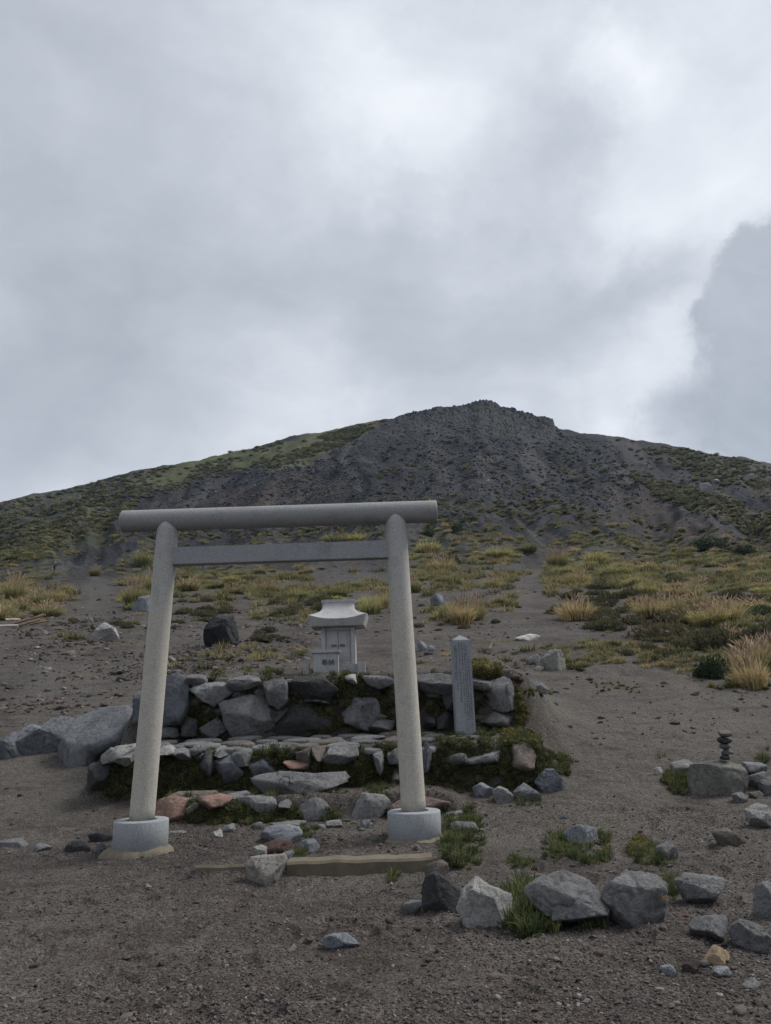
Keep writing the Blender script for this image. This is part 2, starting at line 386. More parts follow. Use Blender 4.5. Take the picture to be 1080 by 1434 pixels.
mat_ground(); mat_rock()
mat_granite('pillar_granite', (0.34, 0.34, 0.335), (0.405, 0.38, 0.335), 1.9, 3.3, .45)
mat_granite('beam_granite', (0.245, 0.245, 0.248), None, stain=.45)
mat_granite('tie_granite', (0.25, 0.255, 0.265), None, stain=.15)
mat_granite('base_granite', (0.27, 0.285, 0.30), None, stain=.3)
mat_granite('shrine_granite', (0.35, 0.35, 0.355), None, stain=.45)
mat_granite('stele_granite', (0.24, 0.255, 0.275), None, stain=.3)
mat_plain('mortar', (0.15, 0.13, 0.097), .95, .6, 14, .9)
mat_plain('concrete', (0.12, 0.102, 0.074), .95, .6, 9, .7)
mat_plain('engraving', (0.028, 0.03, 0.034), .9, .1)
mat_plain('iron', (0.10, 0.10, 0.10), .5, .2)
mat_plain('weathered_wood', (0.20, 0.135, 0.09), .9, .5, 20, .5)
mat_plain('bleached_wood', (0.42, 0.38, 0.34), .9, .3, 20, .4)
mat_plain('dry_leaf', (0.30, 0.085, 0.03), .7, .4)
mat_plain('yellow_leaf', (0.42, 0.25, 0.04), .7, .4)
mat_plain('dark_cloth', (0.03, 0.033, 0.045), .9, .2); mat_plain('pale_cloth', (0.5, 0.48, 0.43), .9, .2)
mat_plain('skin', (0.42, 0.27, 0.19), .6, .1); mat_plain('grey_cloth', (0.10, 0.10, 0.12), .9, .2)
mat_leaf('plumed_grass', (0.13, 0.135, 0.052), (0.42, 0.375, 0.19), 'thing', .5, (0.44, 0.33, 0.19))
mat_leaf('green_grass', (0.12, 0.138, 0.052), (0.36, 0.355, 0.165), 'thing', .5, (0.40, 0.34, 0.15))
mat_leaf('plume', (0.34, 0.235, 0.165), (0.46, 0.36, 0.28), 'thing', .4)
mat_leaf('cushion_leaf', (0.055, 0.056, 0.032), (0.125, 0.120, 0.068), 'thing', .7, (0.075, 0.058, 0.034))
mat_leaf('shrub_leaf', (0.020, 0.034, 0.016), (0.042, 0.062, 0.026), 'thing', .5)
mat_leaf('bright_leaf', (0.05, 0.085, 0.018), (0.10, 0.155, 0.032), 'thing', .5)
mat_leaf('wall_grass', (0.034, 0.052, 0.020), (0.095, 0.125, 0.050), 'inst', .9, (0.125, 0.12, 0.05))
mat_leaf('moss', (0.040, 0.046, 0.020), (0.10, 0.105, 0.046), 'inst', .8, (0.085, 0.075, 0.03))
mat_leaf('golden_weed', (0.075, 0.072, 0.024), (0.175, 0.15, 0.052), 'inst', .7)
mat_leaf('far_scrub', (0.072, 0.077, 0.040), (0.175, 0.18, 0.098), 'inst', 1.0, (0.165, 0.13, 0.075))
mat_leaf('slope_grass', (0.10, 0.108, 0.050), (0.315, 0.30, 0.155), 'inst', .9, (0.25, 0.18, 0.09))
mat_pebble('pebbles'); mat_pebble('scree_stone', cool=True)
def mat_crag():
    m = NT('crag_rock', .92, .2); P = m.node('ShaderNodeNewGeometry').outputs['Position']; a = m.noise(P, .5, 6, .7); b = m.noise(P, .11, 4, .6)
    c = m.mix(m.rng(a, .35, .7), (.016, .017, .02), (.055, .055, .06)); c = m.mix(m.rng(b, .52, .66, 0, .55), c, (.045, .048, .028))
    m.done(c, m.bump(a, .8, .8))
mat_crag()

# ------------------------------------------------------------------ mesh helpers
def new_mesh(name, verts, faces, smooth=True, attrs=None):
    me = bpy.data.meshes.new(name)
    V = np.asarray(verts, np.float32); me.vertices.add(len(V)); me.vertices.foreach_set('co', V.ravel())
    if isinstance(faces, np.ndarray):
        n, k = faces.shape; tot = np.full(n, k, np.int32); flat = faces.astype(np.int32).ravel()
    else:
        tot = np.array([len(f) for f in faces], np.int32); flat = np.array([i for f in faces for i in f], np.int32); n = len(faces)
    me.loops.add(len(flat)); me.loops.foreach_set('vertex_index', flat)
    me.polygons.add(n); me.polygons.foreach_set('loop_start', np.concatenate([[0], np.cumsum(tot)[:-1]]).astype(np.int32))
    me.polygons.foreach_set('use_smooth', np.full(n, smooth))
    me.update(calc_edges=True); me.validate()
    for k, a in (attrs or {}).items():
        at = me.attributes.new(k, 'FLOAT', 'POINT'); at.data.foreach_set('value', np.asarray(a, np.float32))
    return me
def link(name, me, mat=None, parent=None, loc=None, label=None, cat=None, group=None, kind=None):
    o = bpy.data.objects.new(name, me); COL.objects.link(o)
    if mat and me is not None and not me.materials: me.materials.append(MATS[mat])
    if loc is not None: o.location = loc
    if parent: o.parent = parent
    if label: o['label'] = label
    if cat: o['category'] = cat
    if group: o['group'] = group
    if kind: o['kind'] = kind
    return o
def box(x0, x1, y0, y1, z0, z1, bev=0.008):
    bm = bmesh.new(); bmesh.ops.create_cube(bm, size=1)
    for v in bm.verts: v.co = Vector((x0 + (v.co.x + .5) * (x1 - x0), y0 + (v.co.y + .5) * (y1 - y0), z0 + (v.co.z + .5) * (z1 - z0)))
    if bev: bmesh.ops.bevel(bm, geom=list(bm.edges), offset=bev, segments=2, affect='EDGES')
    return bm
def bm_mesh(bm, name, smooth=False):
    me = bpy.data.meshes.new(name); bm.to_mesh(me); bm.free()
    for p in me.polygons: p.use_smooth = smooth
    return me
def lathe(prof, n=40):
    V = []; F = []
    for r, z in prof:
        for i in range(n):
            t = 2 * math.pi * i / n; V.append((r * math.cos(t), r * math.sin(t), z))
    for k in range(len(prof) - 1):
        for i in range(n):
            j = (i + 1) % n; F.append((k * n + i, k * n + j, (k + 1) * n + j, (k + 1) * n + i))
    F.append(tuple(range(n))[::-1]); F.append(tuple((len(prof) - 1) * n + i for i in range(n)))
    return V, F
def tube(pts, rads, n=8):
    V = []; F = []; P = [Vector(p) for p in pts]
    for k, p in enumerate(P):
        d = (P[min(k + 1, len(P) - 1)] - P[max(k - 1, 0)]).normalized()
        s = d.cross(Vector((0, 0, 1))) if abs(d.z) < .95 else d.cross(Vector((1, 0, 0))); s.normalize(); t = s.cross(d)
        for i in range(n):
            a = 2 * math.pi * i / n; V.append(tuple(p + (s * math.cos(a) + t * math.sin(a)) * rads[k]))
    for k in range(len(P) - 1):
        for i in range(n):
            j = (i + 1) % n; F.append((k * n + i, k * n + j, (k + 1) * n + j, (k + 1) * n + i))
    F.append(tuple(range(n))); F.append(tuple((len(P) - 1) * n + i for i in range(n))[::-1])
    return V, F
_ICO = {}
def ico(sub):
    if sub not in _ICO:
        bm = bmesh.new(); bmesh.ops.create_icosphere(bm, subdivisions=sub, radius=1)
        V = np.array([v.co[:] for v in bm.verts]); F = np.array([[v.index for v in f.verts] for f in bm.faces]); bm.free(); _ICO[sub] = (V, F)
    return _ICO[sub]

# ------------------------------------------------------------------ ground sheet
def in_poly(u, v, poly):
    r = np.zeros(np.shape(u), bool); n = len(poly); j = n - 1
    for i in range(n):
        xi, yi = poly[i]; xj, yj = poly[j]
        c = ((yi > v) != (yj > v)) & (u < (xj - xi) * (v - yi) / (yj - yi + 1e-12) + xi); r ^= c; j = i
    return r
VEG_FAR = [  # (outline seen in the photo, strength, brownness): where scrub grows on the cone
    ([(-900, 1000), (-900, 640), (0, 700), (300, 628), (545, 575), (535, 600), (470, 625), (395, 652), (340, 655), (300, 668), (215, 690), (165, 712), (150, 740), (60, 790), (0, 800)], .46, .15),
    ([(150, 680), (300, 640), (430, 608), (545, 582), (470, 628), (395, 655), (330, 650), (230, 672)], .8, .0),
    ([(0, 770), (180, 735), (420, 735), (590, 735), (760, 735), (1080, 790), (1800, 860), (1800, 1000), (-300, 1000), (-300, 800)], .30, .4),
    ([(860, 610), (960, 620), (1080, 645), (1800, 760), (1800, 800), (1080, 700), (980, 665), (900, 640)], .40, .75),
    ([(880, 660), (960, 680), (1080, 715), (1700, 830), (1700, 860), (1080, 760), (1000, 725), (920, 690)], .55, .75),
    ([(0, 775), (70, 785), (100, 840), (60, 868), (0, 872)], .46, .5), ([(165, 785), (235, 750), (235, 845), (178, 850)], .44, .5), ([(245, 788), (400, 788), (432, 800), (420, 826), (320, 838), (245, 838)], .48, .3), ([(575, 760), (620, 735), (735, 752), (742, 778), (680, 795), (650, 812), (575, 828)], .45, .4),
    ([(770, 735), (900, 748), (1000, 760), (1080, 790), (1080, 832), (960, 812), (880, 815), (770, 818)], .44, .35), ([(0, 735), (180, 730), (165, 765), (60, 785), (0, 780)], .48, .1),
    ([(560, 690), (760, 690), (860, 715), (980, 745), (1080, 790), (700, 760), (560, 735)], .22, .5),
]
def build_ground():
    th_f = np.linspace(-0.60, 0.60, 560); th_c = np.linspace(0.60, 2 * math.pi - 0.60, 90)[1:-1]
    TH = np.concatenate([th_f, th_c])
    R = np.concatenate([[0.002, .25, .6, 1.0, 1.4], np.linspace(1.8, 4.0, 60, endpoint=False),
                        np.exp(np.linspace(math.log(4.0), math.log(12.5), 290, endpoint=False)),
                        np.exp(np.linspace(math.log(12.5), math.log(100), 180, endpoint=False)),
                        np.exp(np.linspace(math.log(100), math.log(480), 190, endpoint=False)), np.linspace(480, 760, 14)])
    T, RR = np.meshgrid(TH, R); X = RR * np.sin(T); Y = RR * np.cos(T); Z = height(X, Y)
    nr, nt = X.shape
    V = np.stack([X, Y, Z], -1).reshape(-1, 3)
    i = np.arange(nr - 1)[:, None]; j = np.arange(nt)[None, :]; j2 = (j + 1) % nt
    F = np.stack(np.broadcast_arrays(i * nt + j, (i + 1) * nt + j, (i + 1) * nt + j2, i * nt + j2), -1).reshape(-1, 4)[:, ::-1]
    x, y, z = V[:, 0], V[:, 1], V[:, 2]
    u, v = to_px(x, y, z)
    wob = np.where(y > 5, 1, 0)
    u2 = u + wob * 22 * n2d(x * .06, y * .06, 81); v2 = v + wob * 14 * n2d(x * .06, y * .06, 91)
    veg = np.zeros(len(V)); br = np.zeros(len(V)); ok = y > 14
    for poly, s, b in VEG_FAR:
        inn = in_poly(u2, v2, poly) & ok; br = np.where(inn & (s > veg), b, br); veg = np.where(inn, np.maximum(veg, s), veg)
    rust = ((in_poly(u2, v2, [(300, 690), (420, 660), (480, 690), (400, 710), (310, 712)]) | in_poly(u2, v2, [(820, 690), (900, 690), (1000, 740), (1080, 770), (1080, 780), (900, 740)])) & ok) * .7
    far = .30 * sstep(11, 20, np.sqrt(x * x + y * y)) + .70 * sstep(24, 170, np.sqrt(x * x + y * y)) ** .85
    # pale trodden sand: right of the platform and on the trail behind it
    tan = np.zeros(len(V))
    for poly in ([(720, 960), (800, 930), (1090, 950), (1090, 1060), (900, 1060), (960, 1170), (640, 1200), (660, 1120), (800, 1090)], [(10, 940), (200, 930), (190, 980), (130, 1150), (0, 1150)]):
        tan = np.maximum(tan, in_poly(u2, v2, poly) * (y > 3) * 1.0)
    tan = tan * .75
    # soften masks along the grid
    def soft(a, it):
        g = a.reshape(nr, nt)
        for _ in range(it): g = (g + np.roll(g, 1, 1) + np.roll(g, -1, 1) + np.vstack([g[:1], g[:-1]]) + np.vstack([g[1:], g[-1:]])) / 5
        return g.ravel()
    me = new_mesh('ground', V, F, True, {'far': far, 'veg': soft(veg, 5), 'tan': soft(tan, 12), 'rust': soft(rust, 6), 'brown': soft(br, 6), 'streak': np.clip(.5 + .9 * fbm2(np.clip(x / np.maximum(y, 1), -2, 2) * 45 + 1.2 * fbm2(x * .03, y * .03, 93, 2), y * .012, 95, 4, .6), 0, 1)})
    link('ground', me, 'volcanic_ground', kind='structure')
build_ground()

# ------------------------------------------------------------------ rocks
REG = {1: (130, 680, 2), 2: (200, 920, 3), 3: (500, 920, 3.375), 4: (400, 820, 3.375), 5: (0, 840, 3.773), 6: (540, 1080, 2), 7: (740, 820, 3.176), 8: (0, 1080, 2),
       9: (560, 690, 3.6), 10: (800, 1140, 3.857), 11: (560, 1120, 4.154), 12: (760, 600, 3.375), 13: (230, 770, 3.273), 0: (0, 0, 1)}
def Z(r, pts):
    ox, oy, s = REG[r]; return [(ox + a / s, oy + b / s) for a, b in pts]
def rock_mesh(outline, depth, seed, sub=4, cuts=6, rough=0.05, square=0.6, toptilt=True, planes=()):
    """solid faceted stone: outline (x,z about its centre) carried round a closed body of the given half depth"""
    rng = np.random.default_rng(seed); U, F = ico(sub)
    P = np.array(outline, float); hx = np.ptp(P[:, 0]) / 2; hz = np.ptp(P[:, 1]) / 2
    th = np.arctan2(U[:, 2], U[:, 0]); c, s = np.cos(th), np.sin(th)
    r = np.zeros(len(U)); n = len(P)
    for i in range(n):
        a = P[i]; b = P[(i + 1) % n]; e = b - a
        den = c * e[1] - s * e[0]; den = np.where(np.abs(den) < 1e-9, 1e-9, den)
        t = (a[0] * e[1] - a[1] * e[0]) / den; q = (a[0] * s - a[1] * c) / den
        r = np.where((t > 0) & (q >= -1e-6) & (q <= 1 + 1e-6), np.maximum(r, t), r)
    r = np.where(r <= 0, min(hx, hz), r)
    rad = np.sqrt(U[:, 0] ** 2 + U[:, 2] ** 2) ** square
    W = np.stack([r * rad * c, depth * np.sign(U[:, 1]) * np.abs(U[:, 1]) ** .75, r * rad * s], 1)
    S = np.array([hx, depth, hz]); N = W / S
    nrm = []
    for k in range(cuts):
        v = rng.normal(size=3); v[1] = -abs(v[1]) - .35; v[2] += .35; nrm.append((v, rng.uniform(.45, .8)))
    if toptilt: nrm.append((np.array([rng.uniform(-.35, .35), -.75, .8]), rng.uniform(.62, .78)))
    for k in range(cuts // 2):
        v = rng.normal(size=3); v[1] = abs(v[1]) + .3; nrm.append((v, rng.uniform(.55, .8)))
    nrm += [(np.array(a, float), b) for a, b in planes]
    for v, h in nrm:
        v = v / np.linalg.norm(v); d = N @ v - h; N = N - np.clip(d, 0, None)[:, None] * v[None] * .97
    W = N * S
    size = (hx + hz) / 2; q = W / size; o = seed * 7.31
    cr_ = vnoise(q[:, 0] * 2.6 + o, q[:, 1] * 2.6 + 3, q[:, 2] * 2.6, seed + 7); crk = -np.exp(-(cr_ / .05) ** 2) * .8
    dn = crk + .28 * vnoise(q[:, 0] * 1.7 + o, q[:, 1] * 1.7, q[:, 2] * 1.7, seed) + .3 * vnoise(q[:, 0] * 4 + o, q[:, 1] * 4, q[:, 2] * 4, seed + 1) + .35 * vnoise(q[:, 0] * 10 + o, q[:, 1] * 10, q[:, 2] * 10, seed + 2)
    nn = W / np.maximum(np.linalg.norm(W, axis=1, keepdims=True), 1e-6)
    W = W + nn * (dn * rough * size)[:, None]
    return new_mesh('rock', W, F, True)
_seed = [100]
C = dict(grey=(.20, .20, .202), blue=(.135, .146, .165), pale=(.32, .315, .305), dark=(.065, .065, .068), red=(.25, .162, .13), brown=(.155, .135, .117), tan=(.28, .205, .135), mid=(.15, .15, .152), lblue=(.215, .227, .245), white=(.44, .42, .39), olive=(.205, .202, .18))
def traced_rock(name, poly, col, y=None, depth=None, parent=None, label=None, cat=None, group=None, sub=4, cuts=6, rough=.075, sink=0.03, square=.6, mat='andesite_rock', seedk=None, lift=0.0, grow=1.07, planes=()):
    _seed[0] += 1; sd = seedk or _seed[0]
    P = np.array(poly, float); u0_, u1_ = P[:, 0].min(), P[:, 0].max(); v1_ = P[:, 1].max()
    if y is None:
        g = ground((u0_ + u1_) / 2, v1_ - 1); yb = g.y
    else: yb = y
    wpx = u1_ - u0_; hpx = v1_ - P[:, 1].min()
    d0 = yb
    half = depth if depth else max(.32 * wpx, .45 * min(wpx, hpx * 1.6)) * d0 / FPX
    yc = yb + half * .62 if y is None else yb
    pts = [at_y(a, b, yc) for a, b in poly]
    cx = sum(p.x for p in pts) / len(pts); cz = (min(p.z for p in pts) + max(p.z for p in pts)) / 2
    if y is None: sink = max(sink, .22 * (max(p.z for p in pts) - min(p.z for p in pts)))
    if sink:
        zl = min(p.z for p in pts); pts = [Vector((p.x, p.y, p.z - sink * max(0, 1 - (p.z - zl) / max(.55 * (2 * (cz - zl)), 1e-3)))) for p in pts]
    out = [((p.x - cx) * grow, (p.z - cz) * grow) for p in pts]
    me = rock_mesh(out, half, sd, sub, cuts, rough, square, planes=planes)
    loc = Vector((cx, yc, cz + lift))
    o = link(name, me, mat, parent, None, label, cat, group)
    o.location = loc - (parent.location if parent else Vector((0, 0, 0)))
    rng = random.Random(sd); k = rng.uniform(.85, 1.15); c = C[col] if isinstance(col, str) else col
    o.color = (c[0] * k, c[1] * k, c[2] * k, 1)
    return o

# ------------------------------------------------------------------ stone platform: walls and paving
def empty(name, loc, label, cat, group=None):
    return link(name, None, None, None, loc, label, cat, group)
wall_up = empty('stone_wall', (-.7, 10.65, .95), 'tall rough lava-stone wall carrying the platform under the small shrine', 'wall')
UP = [
 (5, [(700, 520), (742, 470), (790, 470), (800, 640), (705, 640)], 'blue'),
 (2, [(35, 95), (85, 78), (140, 78), (190, 115), (185, 200), (160, 270), (60, 280)], 'blue'), (2, [(195, 75), (255, 80), (262, 105), (210, 120), (188, 95)], 'mid'),
 (2, [(213, 140), (270, 95), (330, 110), (370, 145), (302, 200), (258, 178)], 'grey'), (2, [(366, 100), (430, 80), (500, 90), (502, 120), (440, 140), (378, 142)], 'mid'),
 (2, [(343, 200), (400, 158), (500, 160), (527, 215), (572, 300), (540, 332), (440, 347), (398, 342), (363, 280)], 'grey'), (2, [(503, 100), (555, 80), (602, 110), (607, 180), (575, 212), (538, 192)], 'mid'),
 (2, [(620, 130), (660, 78), (740, 68), (817, 73), (812, 140), (760, 182), (680, 172)], 'dark'), (2, [(578, 260), (640, 208), (720, 188), (792, 200), (802, 280), (740, 322), (640, 337), (583, 322)], 'dark'),
 (2, [(833, 210), (880, 168), (960, 158), (987, 210), (982, 270), (940, 302), (858, 272)], 'mid'), (2, [(850, 80), (890, 73), (897, 112), (868, 117)], 'pale'), (2, [(928, 80), (1050, 83), (1060, 112), (990, 132), (948, 112)], 'grey'),
 (2, [(948, 290), (1000, 263), (1052, 270), (1062, 317), (970, 322)], 'mid'), (2, [(233, 310), (310, 258), (357, 300), (362, 337), (238, 337)], 'mid'), (2, [(163, 248), (230, 268), (222, 327), (168, 332)], 'dark'), (2, [(70, 280), (130, 283), (152, 332), (72, 337)], 'mid'),
 (3, [(285, 92), (380, 83), (447, 93), (447, 172), (380, 187), (300, 152)], 'mid'), (3, [(410, 182), (458, 148), (500, 160), (495, 250), (428, 245)], 'dark'), (3, [(545, 98), (632, 108), (622, 152), (556, 167)], 'mid'),
 (3, [(640, 118), (700, 103), (732, 138), (742, 232), (690, 252), (598, 217)], 'grey'), (3, [(560, 255), (660, 263), (742, 278), (745, 332), (640, 322), (568, 302)], 'mid'), (3, [(298, 278), (362, 288), (372, 342), (308, 347)], 'dark'),
 (3, [(380, 250), (450, 255), (455, 340), (380, 340)], 'dark'), (3, [(225, 100), (290, 95), (290, 200), (230, 210)], 'dark'), (2, [(680, 175), (760, 185), (790, 198), (720, 188), (660, 195)], 'dark'), (2, [(300, 205), (345, 205), (360, 262), (312, 256)], 'dark'), (2, [(530, 222), (575, 215), (610, 215), (585, 258), (568, 285)], 'dark')]
for k, (r, p, c) in enumerate(UP):
    traced_rock('stone', Z(r, p), c, y=10.72, depth=.2, parent=wall_up, sink=0, cuts=5, rough=.085, square=.42, grow=1.2)
wall_mid = empty('stone_wall', (-.9, 9.75, .38), 'mossy low wall of mixed stones edging the paved middle terrace', 'wall')
MID = [
 (2, [(298, 455), (360, 403), (402, 440), (414, 490), (380, 527), (320, 532), (298, 500)], 'blue'), (2, [(380, 400), (457, 383), (457, 450), (410, 457)], 'mid'), (2, [(445, 440), (500, 426), (552, 450), (547, 490), (465, 512), (443, 490)], 'blue'),
 (2, [(648, 385), (707, 373), (712, 440), (658, 442)], 'brown'), (2, [(768, 430), (795, 383), (892, 378), (897, 440), (850, 467), (788, 457)], 'grey'), (2, [(598, 440), (690, 438), (692, 477), (618, 482)], 'red'), (2, [(233, 410), (290, 398), (302, 440), (287, 502), (238, 472)], 'dark'),
 (2, [(700, 383), (767, 378), (772, 430), (713, 442)], 'brown'), (2, [(1038, 480), (1085, 470), (1090, 540), (1043, 537)], 'mid'), (2, [(1030, 395), (1078, 390), (1085, 450), (1033, 447)], 'grey'),
 (3, [(298, 428), (330, 413), (350, 450), (347, 522), (313, 542)], 'blue'), (3, [(148, 438), (197, 428), (205, 502), (153, 497)], 'mid'), (3, [(68, 438), (122, 428), (132, 502), (110, 552), (83, 502)], 'grey'),
 (3, [(428, 475), (507, 448), (512, 507), (470, 522), (433, 512)], 'mid'), (3, [(518, 453), (640, 438), (682, 448), (672, 502), (600, 522), (528, 502)], 'grey'), (3, [(688, 440), (740, 413), (812, 418), (832, 460), (822, 522), (770, 542), (718, 522)], (.20, .165, .145)),
 (5, [(543, 810), (620, 778), (712, 768), (702, 822), (610, 852), (558, 862)], 'pale'), (5, [(598, 828), (702, 808), (692, 872), (608, 882)], 'grey'), (5, [(455, 930), (490, 873), (582, 868), (572, 912), (540, 995), (465, 992)], 'dark'),
 (2, [(68, 383), (110, 373), (137, 400), (122, 414), (70, 412)], 'pale'), (2, [(128, 393), (180, 383), (202, 410), (192, 437), (143, 432)], 'grey'), (2, [(300, 400), (360, 388), (372, 402), (330, 425), (300, 440)], 'mid')]
for k, (r, p, c) in enumerate(MID):
    traced_rock('stone', Z(r, p), c, y=9.80 + .03 * math.sin(k), depth=.2, parent=wall_mid, sink=0, cuts=5, rough=.085, square=.42, grow=1.22)
wall_low = empty('stone_step', (-.9, 9.0, .1), 'lowest step of reddish and grey stones between the gate pillars', 'step')
LOW = [
 (2, [(45, 612), (120, 588), (187, 600), (182, 692), (130, 717), (58, 665)], 'red'), (2, [(228, 590), (320, 576), (377, 590), (350, 617), (280, 630), (243, 617)], 'red'), (2, [(388, 595), (450, 586), (562, 590), (572, 627), (540, 647), (418, 642)], 'grey'),
 (2, [(573, 600), (627, 596), (627, 622), (578, 624)], 'mid'), (2, [(628, 610), (740, 588), (822, 590), (842, 642), (800, 667), (700, 682), (638, 652)], 'grey'), (2, [(853, 600), (920, 573), (1012, 580), (1042, 617), (1000, 662), (930, 692), (868, 687)], 'grey'),
 (3, [(133, 720), (205, 678), (320, 658), (442, 690), (452, 725), (390, 760), (140, 760)], (.17, .125, .11)), (2, [(182, 610), (240, 612), (250, 660), (190, 670)], 'brown')]
for k, (r, p, c) in enumerate(LOW):
    traced_rock('stone', Z(r, p), c, y=9.08, depth=.2, parent=wall_low, sink=.02, cuts=5, rough=.085, square=.45, grow=1.08)
for k, (r, p, c) in enumerate([(2, [(78, 602), (140, 568), (300, 563), (312, 582), (200, 602)], 'brown'), (2, [(348, 577), (430, 563), (462, 580), (440, 592), (358, 590)], 'grey'), (3, [(322, 625), (390, 628), (418, 655), (330, 668)], 'grey')]):
    traced_rock('cap_stone', Z(r, p), c, y=9.3, depth=.2, parent=wall_low, sink=.02, cuts=3, rough=.05, square=.5)
def filler(root, rects, y, seed):
    rng = random.Random(seed)
    for (u0, u1, v0, v1, n) in rects:
        for k in range(n):
            u, v, w, h = rng.uniform(u0, u1), rng.uniform(v0, v1), rng.uniform(8, 16), rng.uniform(6, 12)
            p = [(u + w * math.cos(t) * rng.uniform(.75, 1.15), v + h * math.sin(t) * rng.uniform(.75, 1.15)) for t in np.linspace(0, 6.283, 8, endpoint=False)]
            traced_rock('stone', p, rng.choice(['mid', 'dark', 'grey', 'mid', 'brown']), y=y + rng.uniform(0, .05), depth=.14, parent=root, sink=0, sub=3, cuts=5, rough=.09, square=.45)
filler(wall_up, [(215, 550, 952, 1028, 46), (590, 712, 952, 1022, 20)], 10.82, 3)
filler(wall_mid, [(205, 560, 1054, 1092, 40), (590, 700, 1058, 1085, 14)], 9.88, 4)
filler(wall_low, [(260, 560, 1122, 1145, 22)], 9.14, 6)
def paving():
    root = empty('terrace_paving', (-1.4, 10.2, .88), 'flat irregular stones paving the terrace at the foot of the tall wall', 'paving')
    rng = random.Random(9)
    for row in range(4):
        y = 9.90 + row * .22; x = -3.45 + rng.random() * .3
        while x < .55:
            w = rng.uniform(.26, .62)
            z = float(height(np.array([x + w / 2]), np.array([y]), False)[0])
            n = 9; pts = [((w * .5 - .012) * math.cos(t * 2 * math.pi / n) * rng.uniform(.85, 1.1), .125 * math.sin(t * 2 * math.pi / n) * rng.uniform(.8, 1.1)) for t in range(n)]
            _seed[0] += 1
            me = rock_mesh(pts, .045, _seed[0], 3, 1, .035, .3, False)
            o = link('paving_stone', me, 'andesite_rock', root)
            o.rotation_euler = (math.pi / 2 + .13 + rng.uniform(-.06, .06), rng.uniform(-.05, .05), rng.uniform(-.15, .15))
            o.location = Vector((x + w / 2, y + rng.uniform(-.03, .03), z + rng.uniform(.0, .02))) - root.location
            c = C[rng.choice(['grey', 'mid', 'brown', 'grey', 'mid', 'brown'])]; o.color = (*c, 1); x += w
paving()

# ------------------------------------------------------------------ torii gate
def build_torii():
    Y = 8.0
    root = empty('torii_gate', (-1.17, Y, .03), 'plain round-pillared grey granite torii gate before the stone platform', 'torii')
    def put(o, p): o.location = Vector(p) - root.location; return o
    for (xb, xt) in ((-2.512, -2.375), (.182, .105)):
        zb, zt = .28, 3.35
        n = 24; prof = []
        for k in range(n + 1):
            t = k / n; prof.append((.1225 - .0095 * t, (zt - zb) * t))
        V, F = lathe(prof, 48); V = np.array(V); V[:, 0] += (xt - xb) * V[:, 2] / (zt - zb)
        put(link('pillar', new_mesh('pillar', V, F, True), 'pillar_granite', root), (xb, Y, zb))
        H = .27
        V, F = lathe([(.262, -.12), (.262, H - .012), (.258, H - .004), (.250, H), (.150, H), (.146, H - .004), (.14, H - .05)], 64)
        b = put(link('pillar_base', new_mesh('pillar_base', V, F, False), 'base_granite', root), (xb, Y, .03))
        for p in b.data.polygons: p.use_smooth = abs(p.normal.z) < .5 and len(p.vertices) == 4
        # spread of mortar at the foot
        rng = np.random.default_rng(int(abs(xb) * 100)); n = 56
        t = np.arange(n) * 2 * math.pi / n; rad = .325 + .06 * n2d(np.cos(t) * 1.6 + 5 + xb, np.sin(t) * 1.6, 3) + .02 * n2d(np.cos(t) * 6, np.sin(t) * 6, 4)
        V = []; F = []
        for fr, z in ((1.08, -.10), (1.0, .005), (.90, .040), (.72, .066)):
            for i in range(n): V.append((rad[i] * fr * math.cos(t[i]), rad[i] * fr * math.sin(t[i]), z + .004 * rng.normal()))
        for k in range(3):
            for i in range(n): F.append((k * n + i, k * n + (i + 1) % n, (k + 1) * n + (i + 1) % n, (k + 1) * n + i))
        F.append(tuple(3 * n + i for i in range(n)))
        put(link('mortar_footing', new_mesh('mortar_footing', V, F, True), 'mortar', root), (xb, Y, .0))
    # top log
    L = 3.44; n = 30; prof = [(.112, 0), (.1205, .008)] + [(.1215, .012 + (L - .024) * k / n) for k in range(n + 1)] + [(.1205, L - .008), (.112, L)]
    V, F = lathe(prof, 56); me = new_mesh('top_beam', V, F, True)
    o = put(link('top_beam', me, 'beam_granite', root), (-2.88, Y, 3.352)); o.rotation_euler = (0, math.pi / 2, 0)
    for p in me.polygons:
        if len(p.vertices) > 4: p.use_smooth = False
    put(link('tie_beam', bm_mesh(box(-1.25, 1.25, -.06, .06, -.095, .095, .006), 'tie_beam'), 'tie_granite', root), (-1.137, Y, 2.94))
build_torii()
def build_kerb():
    root = empty('concrete_kerb', (-.5, 6.95, .0), 'weathered low concrete kerb set in the gravel before the gate', 'kerb')
    def strip(name, x0, x1, y0, y1, z0, z1, sd):
        nx = int((x1 - x0) / .03); V = []; F = []
        for i in range(nx + 1):
            x = x0 + (x1 - x0) * i / nx; a = .008 * float(n2d(np.array([x * 9]), np.array([sd]), 4)[0]); b = .007 * float(n2d(np.array([x * 6]), np.array([sd + 3]), 5)[0])
            for (yy, zz) in ((y0, z0), (y0 + a, z1 - .02 + b), (y0 + .02 + a, z1 + b), (y1 - .02, z1 + b), (y1, z0)): V.append((x, yy, zz))
        for i in range(nx):
            for k in range(4): F.append((i * 5 + k, (i + 1) * 5 + k, (i + 1) * 5 + k + 1, i * 5 + k + 1))
        F.append((4, 3, 2, 1, 0)); F.append(tuple(nx * 5 + k for k in range(5)))
        o = link(name, new_mesh(name, V, F, False), 'concrete', root); o.location = -root.location
    strip('front_block', -.93, .30, 6.92, 7.16, -.35, .048, 1.0)
    strip('buried_edge', -1.72, -.97, 7.0, 7.05, -.2, .026, 5.0)
build_kerb()

